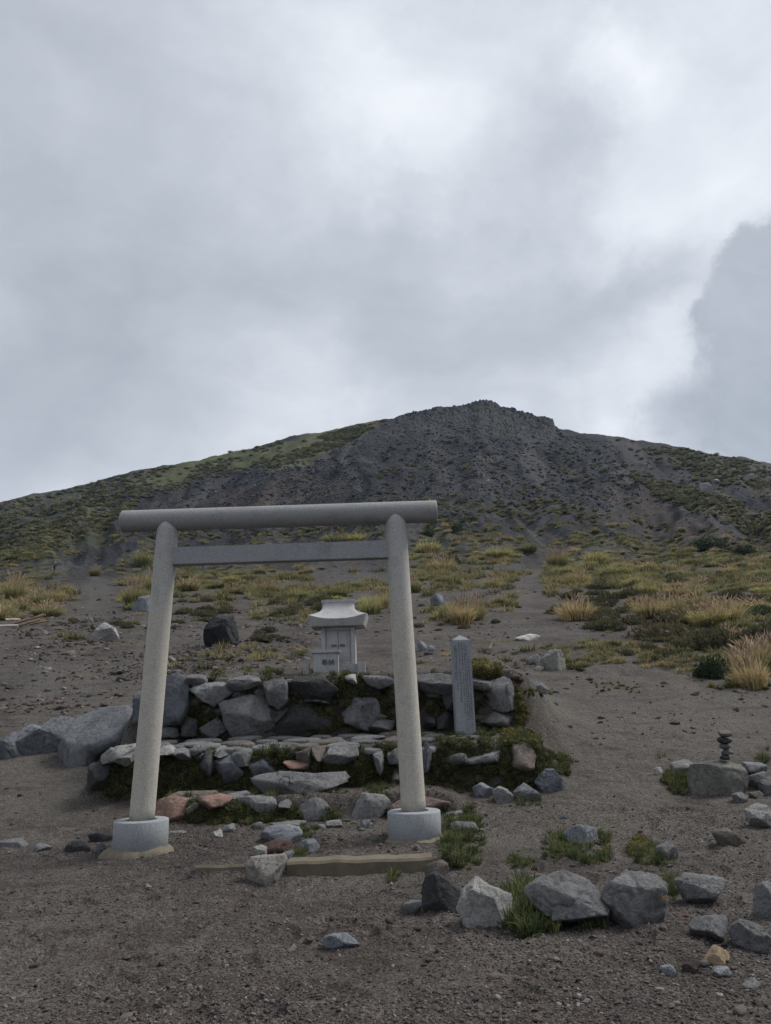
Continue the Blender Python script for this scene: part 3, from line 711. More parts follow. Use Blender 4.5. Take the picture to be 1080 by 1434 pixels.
# ------------------------------------------------------------------ shrine, offering box, posts, stele
def text_mesh(s, size, depth):
    cu = bpy.data.curves.new('t', 'FONT'); cu.body = s; cu.size = size; cu.extrude = depth; cu.align_x = 'CENTER'; cu.align_y = 'CENTER'
    ob = bpy.data.objects.new('t', cu); COL.objects.link(ob)
    dg = bpy.context.evaluated_depsgraph_get(); me = bpy.data.meshes.new_from_object(ob.evaluated_get(dg))
    bpy.data.objects.remove(ob); bpy.data.curves.remove(cu); return me
def build_shrine():
    g = at_y(474, 934, 11.62); Yc = 11.62 + .22
    root = empty('stone_shrine', (g.x, Yc, g.z), 'small pale granite shrine with sweeping roof and closed double doors', 'shrine')
    B = lambda name, *a, bev=.006, mat='shrine_granite', par=None: link(name, bm_mesh(box(*a, bev), name), mat, par or root)
    B('plinth', -.30, .30, -.29, .27, -.12, .035, bev=.01)
    B('side_wall', -.245, -.18, -.20, .20, .035, .575); B('side_wall', .18, .245, -.20, .20, .035, .575)
    B('back_wall', -.179, .179, .14, .20, .035, .575)
    B('lintel', -.179, .179, -.19, .139, .525, .575); B('sill', -.179, .179, -.195, .139, .035, .085)
    for s in (-1, 1):
        d = B('door', min(s * .003, s * .178), max(s * .003, s * .178), -.165, -.125, .087, .523, bev=.004)
        h = B('handle', min(s * .02, s * .10), max(s * .02, s * .10), -.19, -.166, .30, .322, bev=.004, mat='iron', par=d)
    # roof: rings from the ridge down to the eave, corners swept up
    V = []; F = []; n = 64
    def ring(ax, ay, z, lift, p=9):
        for i in range(n):
            t = 2 * math.pi * (i + .5) / n; c, s = math.cos(t), math.sin(t)
            k = (abs(c) ** p + abs(s) ** p) ** (-1 / p); x, y = c * k, s * k
            V.append((ax * x, ay * y, z + lift * (abs(x) ** 2.6) * (.55 + .45 * abs(y) ** 2)))
    K = 16
    for k in range(K + 1):
        t = k / K; ring(.232 + .205 * t ** 2.9, .055 + .315 * t ** 1.55, .955 - .275 * t ** .92, .085 * t ** 2)
    ring(.432, .366, .664, .078); ring(.385, .325, .582, .0); ring(.20, .20, .577, 0)
    R = K + 4
    for k in range(R - 1):
        for i in range(n): j = (i + 1) % n; F.append((k * n + i, (k + 1) * n + i, (k + 1) * n + j, k * n + j))
    F.append(tuple(range(n))); F.append(tuple((R - 1) * n + i for i in range(n))[::-1])
    me = new_mesh('roof', V, F, True)
    me.set_sharp_from_angle(angle=math.radians(32))
    roof = link('roof', me, 'shrine_granite', root)
    link('ridge', bm_mesh(box(-.25, .25, -.06, .06, .945, 1.0, .008), 'ridge'), 'shrine_granite', roof)
    root.scale = (1.06, 1.0, 1.05)
    # offering box
    gb = at_y(457, 937, 11.42)
    ob = empty('offering_box', (gb.x, 11.42, gb.z), 'squat granite offering box with overhanging lid and two carved characters', 'offering box')
    link('body', bm_mesh(box(-.185, .185, -.09, .09, -.06, .225, .006), 'body'), 'shrine_granite', ob)
    link('lid', bm_mesh(box(-.215, .215, -.115, .115, .226, .275, .008), 'lid'), 'shrine_granite', ob)
    link('foot', bm_mesh(box(-.20, .24, -.10, .12, -.14, -.062, .006), 'foot'), 'shrine_granite', ob)
    t = link('inscription', text_mesh('奉納', .10, .002), 'engraving', ob); t.rotation_euler = (math.pi / 2, 0, 0); t.location = (.035, -.0915, .085)
    for (u, v, w, h, lab) in ((429.5, 938, .10, .12, 'tiny granite block post beside the offering box'), (506.5, 936, .125, .135, 'granite block post at the right foot of the small shrine')):
        p = at_y(u, v, 11.5); q = link('block_post', bm_mesh(box(-w / 2, w / 2, -w / 2, w / 2, -.15, h - .04, .008), 'block_post'), 'shrine_granite', None, p, lab, 'post')
build_shrine()
def build_stele():
    Y = 10.42; b = at_y(651.5, 1022, Y); t = at_y(644.5, 897, Y); hgt = t.z - b.z
    root = empty('inscribed_pillar', b, 'slender square inscribed stone pillar with pointed top in front of the wall', 'stele')
    w, dd = .132, .085
    V = [(-w, -dd, -.25), (w, -dd, -.25), (w, dd, -.25), (-w, dd, -.25), (-w * .93, -dd, hgt), (w * .93, -dd, hgt), (w * .93, dd, hgt), (-w * .93, dd, hgt), (0, 0, hgt + .075)]
    F = [(0, 1, 5, 4), (1, 2, 6, 5), (2, 3, 7, 6), (3, 0, 4, 7), (4, 5, 8), (5, 6, 8), (6, 7, 8), (7, 4, 8), (3, 2, 1, 0)]
    bm = bmesh.new(); vs = [bm.verts.new(v) for v in V]
    for f in F: bm.faces.new([vs[i] for i in f])
    bmesh.ops.bevel(bm, geom=list(bm.edges), offset=.005, segments=2, affect='EDGES')
    o = link('shaft', bm_mesh(bm, 'shaft'), 'stele_granite', root)
    # columns of small worn carved characters, made of strokes
    rng = random.Random(4); bm = bmesh.new()
    def stroke(x, z, sx, sz):
        m = Matrix.Translation((x, -dd - .0012, z)) @ Matrix.Diagonal((sx, .002, sz, 1)); bmesh.ops.create_cube(bm, size=1, matrix=m)
    cols = [(.088, .80, .08, .024), (.060, .93, .13, .020), (.036, .93, .10, .020), (.004, .95, .19, .021), (-.036, .955, .30, .022), (-.078, .93, .42, .019), (-.098, .92, .55, .014)]
    for cx, top, bot, s in cols:
        z = hgt * top
        while z > hgt * bot:
            if rng.random() < .93:
                for _ in range(rng.choice((2, 3))): stroke(cx + rng.uniform(-.08, .08) * s, z + rng.uniform(-.42, .42) * s, s * rng.uniform(.45, .85), .0032)
                for _ in range(rng.choice((1, 2, 2))): stroke(cx + rng.uniform(-.32, .32) * s, z + rng.uniform(-.15, .15) * s, .0034, s * rng.uniform(.4, .85))
            z -= s * 1.32
    for cx in (.083,):
        for k in range(3): stroke(cx, hgt * .045 + k * .008, .018, .003)
        stroke(cx, hgt * .045 + .008, .003, .022)
    link('inscription', bm_mesh(bm, 'inscription'), 'engraving', root)
    root.rotation_euler = (0, 0, math.radians(4))
build_stele()

# ------------------------------------------------------------------ loose rocks
def rk(r, p, c, label, name='rock', group=None, **kw): return traced_rock(name, Z(r, p), c, label=label, cat='rock', group=group, **kw)
# row at the front right
rk(6, [(202, 380), (218, 340), (258, 302), (290, 325), (356, 350), (352, 430), (280, 447), (222, 410)], 'pale', 'pale angular rock leaning beside the tuft of long green grass', sub=5, cuts=7)
rk(6, [(100, 310), (140, 285), (215, 330), (207, 382), (150, 402), (108, 377)], 'dark', 'blackish rock lying against the pale angular rock', sub=5)
rk(6, [(108, 275), (135, 246), (176, 255), (190, 310), (150, 330), (115, 315)], 'brown', 'brownish pointed rock at the end of the concrete kerb')
rk(6, [(42, 378), (70, 363), (110, 365), (107, 390), (45, 392)], 'grey', 'thin flat grey slab at the foot of the blackish rock')
rk(6, [(390, 335), (430, 310), (510, 289), (570, 310), (611, 370), (608, 422), (560, 412), (530, 447), (490, 452), (470, 400), (420, 370)], 'mid', 'large rounded dark grey boulder with tan underside right of the grass tuft', sub=5, cuts=6, square=.65)
rk(6, [(595, 325), (670, 295), (680, 274), (722, 275), (807, 325), (792, 400), (742, 452), (680, 447), (622, 410)], 'mid', 'largest angular boulder in the row, with a pale top and dark left flank', sub=5, cuts=8)
rk(6, [(818, 310), (850, 291), (942, 300), (902, 362), (890, 387), (850, 367)], 'grey', 'cracked wedge-shaped grey rock tilted beside the largest boulder', sub=5)
rk(6, [(853, 430), (890, 404), (952, 400), (962, 420), (932, 472), (870, 467)], 'mid', 'dark rounded rock touching a bigger dark grey rock')
rk(6, [(933, 470), (980, 414), (1040, 430), (1082, 470), (1076, 497), (970, 512)], 'mid', 'broad dark grey rock behind the small orange-tan stone', sub=5)
rk(6, [(885, 530), (930, 491), (966, 510), (972, 541), (900, 547)], 'tan', 'small orange-tan stone in front of the broad dark rock')
rk(6, [(910, 550), (960, 550), (976, 570), (930, 580)], 'lblue', 'small bluish flat stone just below the orange-tan stone')
rk(6, [(773, 550), (800, 542), (822, 570), (780, 577)], 'lblue', 'small bluish stone standing alone left of the hollow')
rk(6, [(835, 540), (880, 528), (892, 560), (840, 567)], (.06, .045, .042), 'dark reddish stone half hidden in the hollow')
rk(6, [(500, 170), (545, 152), (590, 160), (597, 210), (560, 207), (508, 192)], 'lblue', 'pale blue-grey rock bedded in green grass above the boulder row', sub=4)
rk(6, [(755, 205), (790, 193), (822, 225), (817, 250), (780, 242)], 'grey', 'half-buried grey stone beside a reddish grass tuft')
rk(6, [(918, 170), (960, 161), (1007, 185), (997, 214), (938, 202)], 'brown', 'low brown earth-covered stone on the sandy slope')
rk(6, [(1013, 110), (1045, 92), (1090, 95), (1095, 165), (1030, 150)], 'pale', 'pale grooved rock below the heap with the balanced pebbles', sub=5)
rk(6, [(1033, 385), (1045, 320), (1085, 306), (1110, 360), (1105, 430), (1050, 432)], 'grey', 'tall rock with pale top standing behind the broad dark rock')
rk(6, [(1000, 600), (1035, 581), (1068, 605), (1020, 614)], 'grey', 'flat grey stone lying in loose gravel near the orange-tan stone')
rk(6, [(386, 300), (430, 288), (456, 295), (440, 320), (400, 322)], 'mid', 'small dark stone tucked behind the large rounded boulder')
rk(6, [(163, 155), (200, 142), (250, 145), (267, 165), (205, 180)], 'mid', 'flat stone in the grass beside the right gate pillar')
rk(6, [(160, 117), (215, 109), (242, 118), (172, 127)], 'grey', 'thin flat stone in grass just behind the right pillar base')
rk(6, [(243, 47), (270, 32), (302, 50), (297, 82), (263, 82)], 'lblue', 'roundish bluish stone, first of four beside the terrace corner')
rk(6, [(299, 57), (325, 37), (357, 55), (352, 92), (313, 94)], 'grey', 'squat grey stone, second of four beside the terrace corner')
rk(6, [(358, 57), (390, 34), (437, 65), (432, 87), (385, 87)], 'lblue', 'sharp wedge stone with pale top face, third of four beside the terrace corner')
rk(6, [(410, 20), (428, -6), (470, -5), (507, 35), (502, 57), (450, 64)], 'blue', 'biggest blue-grey stone of the four beside the terrace corner', sub=5)
# heap on the right with balanced pebbles
big_heap = rk(7, [(698, 800), (850, 784), (930, 769), (952, 800), (937, 922), (900, 947), (760, 942), (733, 900)], 'olive', 'block-shaped greenish boulder with a stack of pebbles balanced on it', sub=5, cuts=5, square=.5)
rk(7, [(636, 792), (700, 775), (765, 780), (760, 830), (650, 840)], 'grey', 'flat grey stone leaning on the left of the block-shaped boulder')
rk(7, [(958, 785), (1050, 783), (1057, 822), (980, 852)], 'grey', 'flat-topped stone on the heap beside the block-shaped boulder')
rk(7, [(978, 850), (1052, 828), (1042, 902), (983, 907)], 'grey', 'angular grey stone in the middle of the heap')
rk(7, [(1028, 872), (1080, 848), (1100, 870), (1095, 937), (1038, 922)], 'mid', 'dark stone on the outer side of the heap')
rk(7, [(908, 932), (950, 918), (992, 960), (970, 982), (918, 967)], 'grey', 'small rounded stone at the foot of the block-shaped boulder')
rk(7, [(943, 852), (980, 848), (977, 907), (943, 902)], 'mid', 'narrow stone wedged between the block-shaped boulder and the heap')
rk(7, [(983, 922), (1030, 916), (1052, 945), (1000, 957)], 'brown', 'brownish small stone lying in front of the heap')
rk(7, [(558, 815), (590, 807), (602, 845), (573, 852)], 'white', 'whitish stone left of the mossy clump by the block-shaped boulder')
yb = big_heap.location.y
for k, (cx, cy, w, h, c, lab) in enumerate([(878, 762, 56, 24, 'dark', 'lowest pebble of the balanced stack'), (885, 739, 52, 24, 'mid', 'second pebble of the balanced stack from its foot'), (880, 714, 56, 27, 'mid', 'middle pebble of the balanced stack'), (873, 687, 60, 29, 'dark', 'second pebble of the balanced stack from its top'), (874, 658, 60, 29, 'brown', 'flat topmost pebble of the balanced stack')]):
    p = [(cx + w / 2 * math.cos(t) * (1 + .1 * math.sin(3 * t + k)), cy + h * .56 * math.sin(t)) for t in np.linspace(0, 2 * math.pi, 10, endpoint=False)]
    traced_rock('balanced_pebble', Z(7, p), c, y=yb + .02, depth=.085, label=lab, cat='pebble', group='pebbles balanced in a stack', sink=0, sub=3, cuts=2, rough=.05)
# right middle distance
rk(7, [(33, 320), (80, 279), (140, 290), (162, 330), (156, 372), (100, 382), (45, 372)], 'olive', 'rounded lichen-grey boulder standing by dead brown weeds up the slope', sub=4)
rk(7, [(-12, 330), (40, 303), (62, 320), (40, 352), (0, 360)], 'grey', 'low stone against the rounded lichen-grey boulder')
rk(7, [(28, 364), (45, 358), (66, 362), (64, 382), (34, 382)], 'white', 'small white stone at the foot of the rounded lichen-grey boulder')
rk(7, [(-8, 440), (20, 428), (62, 428), (92, 455), (72, 472), (-5, 470)], 'mid', 'low dark stone alone on the sand right of the platform')
rk(9, [(568, 727), (600, 714), (690, 711), (707, 725), (670, 752), (620, 747)], 'white', 'flat whitish slab of stone above the inscribed pillar')
rk(9, [(143, 545), (180, 508), (217, 514), (216, 562), (165, 574)], 'blue', 'dark bluish boulder beside golden grass behind the right gate pillar')
# left: slabs and boulders
rk(5, [(245, 842), (388, 700), (400, 640), (500, 589), (640, 578), (692, 640), (692, 742), (545, 790), (542, 868), (400, 868)], (.175, .182, .195), 'huge flat-faced grey slab lying at the left end of the platform', sub=5, cuts=1, square=.4, depth=.5, rough=.04, planes=[((-.25, -.60, .76), .44), ((-.9, -.5, -.1), .7)], grow=1.16)
rk(5, [(90, 720), (150, 659), (240, 680), (300, 623), (362, 630), (402, 680), (380, 715), (270, 802), (240, 820), (120, 800)], (.16, .168, .18), 'notched grey boulder with pale upper edges beside the huge slab', sub=5, cuts=5)
rk(5, [(-25, 785), (80, 699), (102, 790), (187, 832), (90, 842), (-20, 838)], 'blue', 'low pointed bluish slab left of the notched boulder', sub=5)
rk(5, [(478, 205), (545, 118), (602, 150), (637, 228), (560, 230), (490, 225)], 'pale', 'pale pyramid-shaped boulder on the dark slope left of the gate', sub=5)
rk(0, [(284, 882), (297, 863), (325, 863), (334, 885), (331, 901), (310, 908), (287, 904)], (.035, .036, .042), 'blackish square-cut boulder on the slope seen through the gate', sub=5, cuts=7)
rk(0, [(186, 850), (196, 836), (208, 832), (211, 856), (190, 858)], 'blue', 'bluish boulder half hidden behind the left gate pillar')
for p, c, lab in [([(0, 195), (50, 189), (77, 205), (62, 217), (-10, 215), (-15, 203)], 'mid', 'long low stone at the far end of the kerb row from the gate'),
                  ([(73, 217), (110, 202), (152, 215), (152, 229), (78, 230)], 'mid', 'flat stone in the kerb row next to the long low stone'),
                  ([(173, 217), (210, 194), (257, 189), (264, 215), (230, 234), (178, 232)], 'dark', 'dark rounded stone in the kerb row near the left pillar base'),
                  ([(250, 177), (300, 164), (317, 180), (302, 202), (258, 190)], 'dark', 'dark stone touching the left pillar base from behind'),
                  ([(268, 212), (285, 199), (302, 215), (292, 234), (270, 232)], 'mid', 'small dark stone right beside the left pillar base')]:
    rk(8, p, c, lab)
rk(8, [(903, 470), (930, 459), (965, 457), (1012, 470), (1017, 494), (970, 504), (915, 492)], (.15, .165, .185), 'flat oval bluish stone lying alone in the bare foreground gravel', cuts=3)
# between the pillars
rk(2, [(462, 505), (520, 492), (580, 483), (720, 492), (858, 481), (864, 520), (750, 557), (700, 577), (600, 584), (500, 572), (460, 550)], 'grey', 'long flat slab used as a step above the reddish stones', name='step_slab', y=9.45, depth=.24, sub=5, cuts=4, square=.5)
rk(8, [(680, 265), (702, 245), (797, 231), (802, 252), (762, 320), (688, 317)], (.34, .31, .285), 'pale squarish block with pinkish stains beside the concrete kerb', name='stone_block', sub=5, cuts=3, square=.45)
rk(2, [(483, 762), (520, 714), (652, 703), (668, 740), (640, 772), (520, 788)], 'lblue', 'flat layered grey stone in the middle between the gate pillars', sub=4)
rk(2, [(498, 702), (600, 690), (682, 688), (692, 707), (560, 718)], 'grey', 'thin stone behind the flat layered stone between the pillars')
rk(2, [(470, 800), (560, 768), (645, 778), (635, 812), (530, 824)], (.115, .075, .06), 'rusty brown stone under the flat layered stone')
rk(2, [(653, 777), (720, 763), (742, 795), (712, 822), (658, 812)], 'lblue', 'rounded bluish stone right of the rusty brown stone')
rk(2, [(458, 803), (490, 788), (520, 800), (518, 832), (473, 837)], 'white', 'rough whitish stone left of the rusty brown stone')
rk(2, [(590, 822), (625, 812), (640, 828), (600, 845)], 'grey', 'small grey stone behind the pale squarish block')
rk(2, [(283, 742), (325, 723), (342, 755), (298, 763)], 'pale', 'small pale stone on the soil near the left pillar base')
rk(2, [(328, 717), (380, 699), (392, 735), (343, 748)], 'grey', 'small grey stone beside the small pale stone near the left pillar')
rk(2, [(453, 700), (500, 692), (502, 732), (458, 728)], 'mid', 'small dark stone behind and left of the flat layered stone')
rk(2, [(768, 692), (830, 683), (843, 715), (788, 722)], 'pale', 'pale stone with grass on it before the lowest step')
rk(2, [(908, 692), (950, 683), (962, 715), (918, 722)], 'lblue', 'small bluish stone under the roundest step stone')
rk(2, [(718, 705), (765, 703), (772, 725), (723, 727)], 'grey', 'small flat stone next to the pale stone with grass on it')
rk(2, [(100, 735), (180, 728), (185, 742), (110, 748)], 'grey', 'thin flat stone on the soil behind the left pillar base')
for p, lab in (([(583, 902), (590, 896), (597, 899), (598, 911), (585, 913)], 'small bluish stone on the platform behind the right pillar, upper one'), ([(597, 908), (604, 903), (609, 908), (607, 914), (598, 915)], 'small bluish stone on the platform behind the right pillar, lower one')):
    rk(0, p, 'lblue', lab)
rk(12, [(728, 262), (790, 258), (803, 285), (795, 308), (745, 300)], 'grey', 'house-sized squarish boulder alone on the high right flank', sub=4)
rk(12, [(795, 245), (830, 238), (842, 252), (800, 262)], 'mid', 'smaller boulder just above the house-sized boulder')

# ------------------------------------------------------------------ vegetation meshes
def blade_mesh(name, n, h, spread, w, seed, arch=.5, segs=3, rootr=.2, plume=0):
    """a clump of arching strips; returns mesh with height and per-blade random attributes"""
    rng = np.random.default_rng(seed); V = []; F = []; H = []; Rn = []
    for k in range(n):
        az = rng.uniform(0, 2 * math.pi); rr_ = rootr * math.sqrt(rng.random()); L = h * rng.uniform(.55, 1.1); lean = spread * rng.uniform(.15, 1.0)
        bx, by = rr_ * math.cos(az), rr_ * math.sin(az); az2 = az + rng.normal() * .5; dx, dy = math.cos(az2), math.sin(az2)
        sa = rng.uniform(0, 2 * math.pi); sx, sy = math.cos(sa), math.sin(sa); ww = w * rng.uniform(.7, 1.3); q = rng.random(); b0 = len(V)
        for s in range(segs + 1):
            t = s / segs; out = lean * (t ** 1.6); z = L * (t - arch * lean / max(spread, 1e-3) * t ** 2.4 * .75)
            wd = ww * (1 - t ** 1.5) + ww * .08
            V.append((bx + dx * out - sx * wd, by + dy * out - sy * wd, z)); V.append((bx + dx * out + sx * wd, by + dy * out + sy * wd, z))
            H += [t, t]; Rn += [q, q]
        for s in range(segs): a = b0 + 2 * s; F.append((a, a + 1, a + 3, a + 2))
    return V, F, H, Rn
def leafy_dome(n, rx, rz, lw, seed, up=.5):
    """dome of many small leaves spread through its outer volume, lumpy outline"""
    rng = np.random.default_rng(seed); V = []; F = []; H = []; Rn = []
    for k in range(n):
        d = rng.normal(size=3); d[2] = abs(d[2]); d /= np.linalg.norm(d)
        lump = 1 + .22 * float(vnoise(d[0] * 2.2 + seed, d[1] * 2.2, d[2] * 2.2, seed))
        r = lump * rng.uniform(.72, 1.05)
        p = np.array([d[0] * rx * r, d[1] * rx * r, d[2] * rz * r])
        a = rng.normal(size=3) + d * up * 2 + np.array([0, 0, up]); a /= np.linalg.norm(a); s = np.cross(a, rng.normal(size=3)); s /= np.linalg.norm(s) + 1e-9
        L = lw * rng.uniform(.8, 1.7); W = lw * rng.uniform(.3, .55); b0 = len(V); q = rng.random()
        V += [tuple(p - s * W), tuple(p + s * W), tuple(p + a * L + s * W * .35), tuple(p + a * L - s * W * .35)]
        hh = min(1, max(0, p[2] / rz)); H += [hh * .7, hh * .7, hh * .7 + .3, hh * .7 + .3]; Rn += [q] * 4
        F.append((b0, b0 + 1, b0 + 2, b0 + 3))
    b0 = len(V); nn = 10
    for k, (fr, fz) in enumerate(((.80, -.15), (.78, .30), (.55, .62), (.2, .76))):
        for i in range(nn):
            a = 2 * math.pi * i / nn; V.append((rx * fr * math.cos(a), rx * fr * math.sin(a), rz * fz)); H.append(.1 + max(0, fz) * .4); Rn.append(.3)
    for k in range(3):
        for i in range(nn): F.append((b0 + k * nn + i, b0 + k * nn + (i + 1) % nn, b0 + (k + 1) * nn + (i + 1) % nn, b0 + (k + 1) * nn + i))
    F.append(tuple(b0 + 3 * nn + i for i in range(nn)))
    return V, F, H, Rn
def vm(name, t): return new_mesh(name, t[0], t[1], True, {'hgt': t[2], 'lrand': t[3]})
# unit-size plants (about 1 m across)
GR_A = [vm('plumed_leaves', blade_mesh('a', 560, .70, .46, .008, s, .85, 4, .28)) for s in (1, 2, 3)]
GR_B = [vm('green_leaves', blade_mesh('b', 620, .56, .44, .008, s, 1.0, 4, .34)) for s in (4, 5, 6)]
def plume_mesh(seed, n=46):
    rng = np.random.default_rng(seed); V = []; F = []; H = []; Rn = []
    for k in range(n):
        az = rng.uniform(0, 2 * math.pi); r = .30 * math.sqrt(rng.random()); x, y = r * math.cos(az), r * math.sin(az); z = rng.uniform(.42, .74) - r * .45
        lx, ly = rng.normal() * .05 + x * .25, rng.normal() * .05 + y * .25; q = rng.random()
        for w, a in ((.014, 0), (.014, 1.6)):
            sx, sy = math.cos(a + q * 3) * w, math.sin(a + q * 3) * w; b0 = len(V)
            for t, ww in ((0, .35), (.45, 1.0), (1, .2)):
                V.append((x + lx * t - sx * ww, y + ly * t - sy * ww, z + .17 * t)); V.append((x + lx * t + sx * ww, y + ly * t + sy * ww, z + .17 * t)); H += [t, t]; Rn += [q, q]
            F += [(b0, b0 + 1, b0 + 3, b0 + 2), (b0 + 2, b0 + 3, b0 + 5, b0 + 4)]
    return V, F, H, Rn
PL = [vm('plumes', plume_mesh(s)) for s in (7, 8)]
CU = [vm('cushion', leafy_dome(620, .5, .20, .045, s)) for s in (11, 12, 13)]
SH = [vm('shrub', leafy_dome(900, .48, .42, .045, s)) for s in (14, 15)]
_used = {}
RNG = random.Random(77)
TRAILS = [[(700, 905), (728, 830), (722, 795), (745, 755), (752, 690), (778, 690), (775, 750), (765, 800), (772, 840), (790, 905)], [(95, 885), (128, 845), (85, 806), (68, 790), (130, 786), (155, 806), (165, 850), (240, 885)], [(430, 790), (575, 765), (575, 830), (545, 815), (440, 815)]]
def off_trail(u, v): return ~np.logical_or.reduce([in_poly(np.asarray(u, float), np.asarray(v, float), t) for t in TRAILS])
def veg_thing(kind, loc, w, hs, label, group):
    rz = RNG.uniform(0, 6.28)
    name, meshes, mat, cat = {'plumed': ('plumed_grass_tussock', GR_A, 'plumed_grass', 'grass tussock'), 'green': ('green_grass_tussock', GR_B, 'green_grass', 'grass tussock'),
        'cushion': ('cushion_plant', CU, 'cushion_leaf', 'cushion plant'), 'shrub': ('evergreen_shrub', SH, 'shrub_leaf', 'shrub'), 'bright': ('bright_shrub', [m.copy() for m in SH] if 'bright' not in _used else _used['bright'], 'bright_leaf', 'shrub')}[kind]
    _used[kind] = meshes
    o = link(name, RNG.choice(meshes), mat, None, (loc[0], loc[1], loc[2] - .03 * w), label, cat, group)
    o.rotation_euler = (RNG.uniform(-.14, .14), RNG.uniform(-.14, .14), rz); o.scale = (w, w * RNG.uniform(.85, 1.15), hs)
    if kind == 'plumed': link('plumes', RNG.choice(PL), 'plume', o, kind='stuff')
    return o
LBL = {'plumed': 'pink-plumed straw-green grass tussock', 'green': 'yellow-green arching grass tussock', 'cushion': 'dark low cushion plant'}
PLACE = ['near the wood pile', 'along the left trail behind the left pillar', 'in the swath behind the gate opening', 'at the edge of the swath behind the gate', 'high up behind the top beam', 'on the slope right of the right pillar', 'on the grassy brow right of the trail', 'between dark cushions right of the trail',
         'on the hillside above the wood pile', 'high up between the gate beams', 'at the upper end of the right trail', 'by the dark green leafy shrub', 'in the field of cushions right of the trail', 'between the blackish square-cut boulder and the shrine', 'behind the blackish square-cut boulder', 'in the low mat left of the shrine',
         'among tussocks on the grassy right brow', 'on the bare upper slope above the right pillar', 'on the slope behind the inscribed pillar', 'behind the pale pyramid-shaped boulder', 'near the rounded lichen-grey boulder', 'on the left trail near the walker', 'on dark ash high above the right pillar', 'on the upper right flank above the brow', 'just behind the shrine roof', 'scattered through the cushion field']
GRP = {'plumed': 'plumed grass tussocks on the slope', 'green': 'yellow-green grass tussocks on the slope', 'cushion': 'dark cushion plants on the slope'}
# tussocks that stand out in the photo: base pixel, width px, height px, kind
SPOT = [(807, 868, 74, 46, 'plumed'), (911, 866, 62, 40, 'plumed'), (690, 823, 38, 24, 'plumed'), (646, 873, 66, 52, 'plumed'), (628, 868, 40, 40, 'green'), (665, 868, 40, 46, 'plumed'), (520, 860, 52, 42, 'green'), (534, 852, 40, 36, 'plumed'),
        (472, 836, 44, 26, 'green'), (443, 842, 36, 20, 'green'), (698, 847, 32, 18, 'plumed'), (190, 850, 48, 55, 'plumed'), (95, 828, 26, 16, 'plumed'), (133, 806, 26, 20, 'plumed'), (1055, 962, 75, 70, 'plumed'), (1075, 935, 60, 60, 'plumed'), (1030, 945, 40, 44, 'plumed'), (1020, 905, 40, 40, 'plumed'),
        (970, 838, 50, 28, 'plumed'), (905, 832, 40, 26, 'green'), (862, 808, 60, 30, 'green'), (812, 815, 50, 22, 'plumed'), (782, 795, 46, 40, 'plumed'), (835, 790, 50, 30, 'green'), (740, 773, 40, 20, 'green'), (700, 780, 50, 25, 'green'), (620, 800, 60, 34, 'plumed'), (580, 830, 40, 34, 'plumed'), (600, 775, 50, 30, 'green'),
        (200, 795, 40, 40, 'green'), (215, 830, 44, 46, 'plumed'), (20, 840, 50, 50, 'plumed'), (55, 850, 50, 36, 'plumed'), (0, 865, 60, 40, 'green'), (80, 842, 40, 28, 'plumed'), (470, 762, 50, 26, 'green'), (500, 758, 40, 20, 'green')]
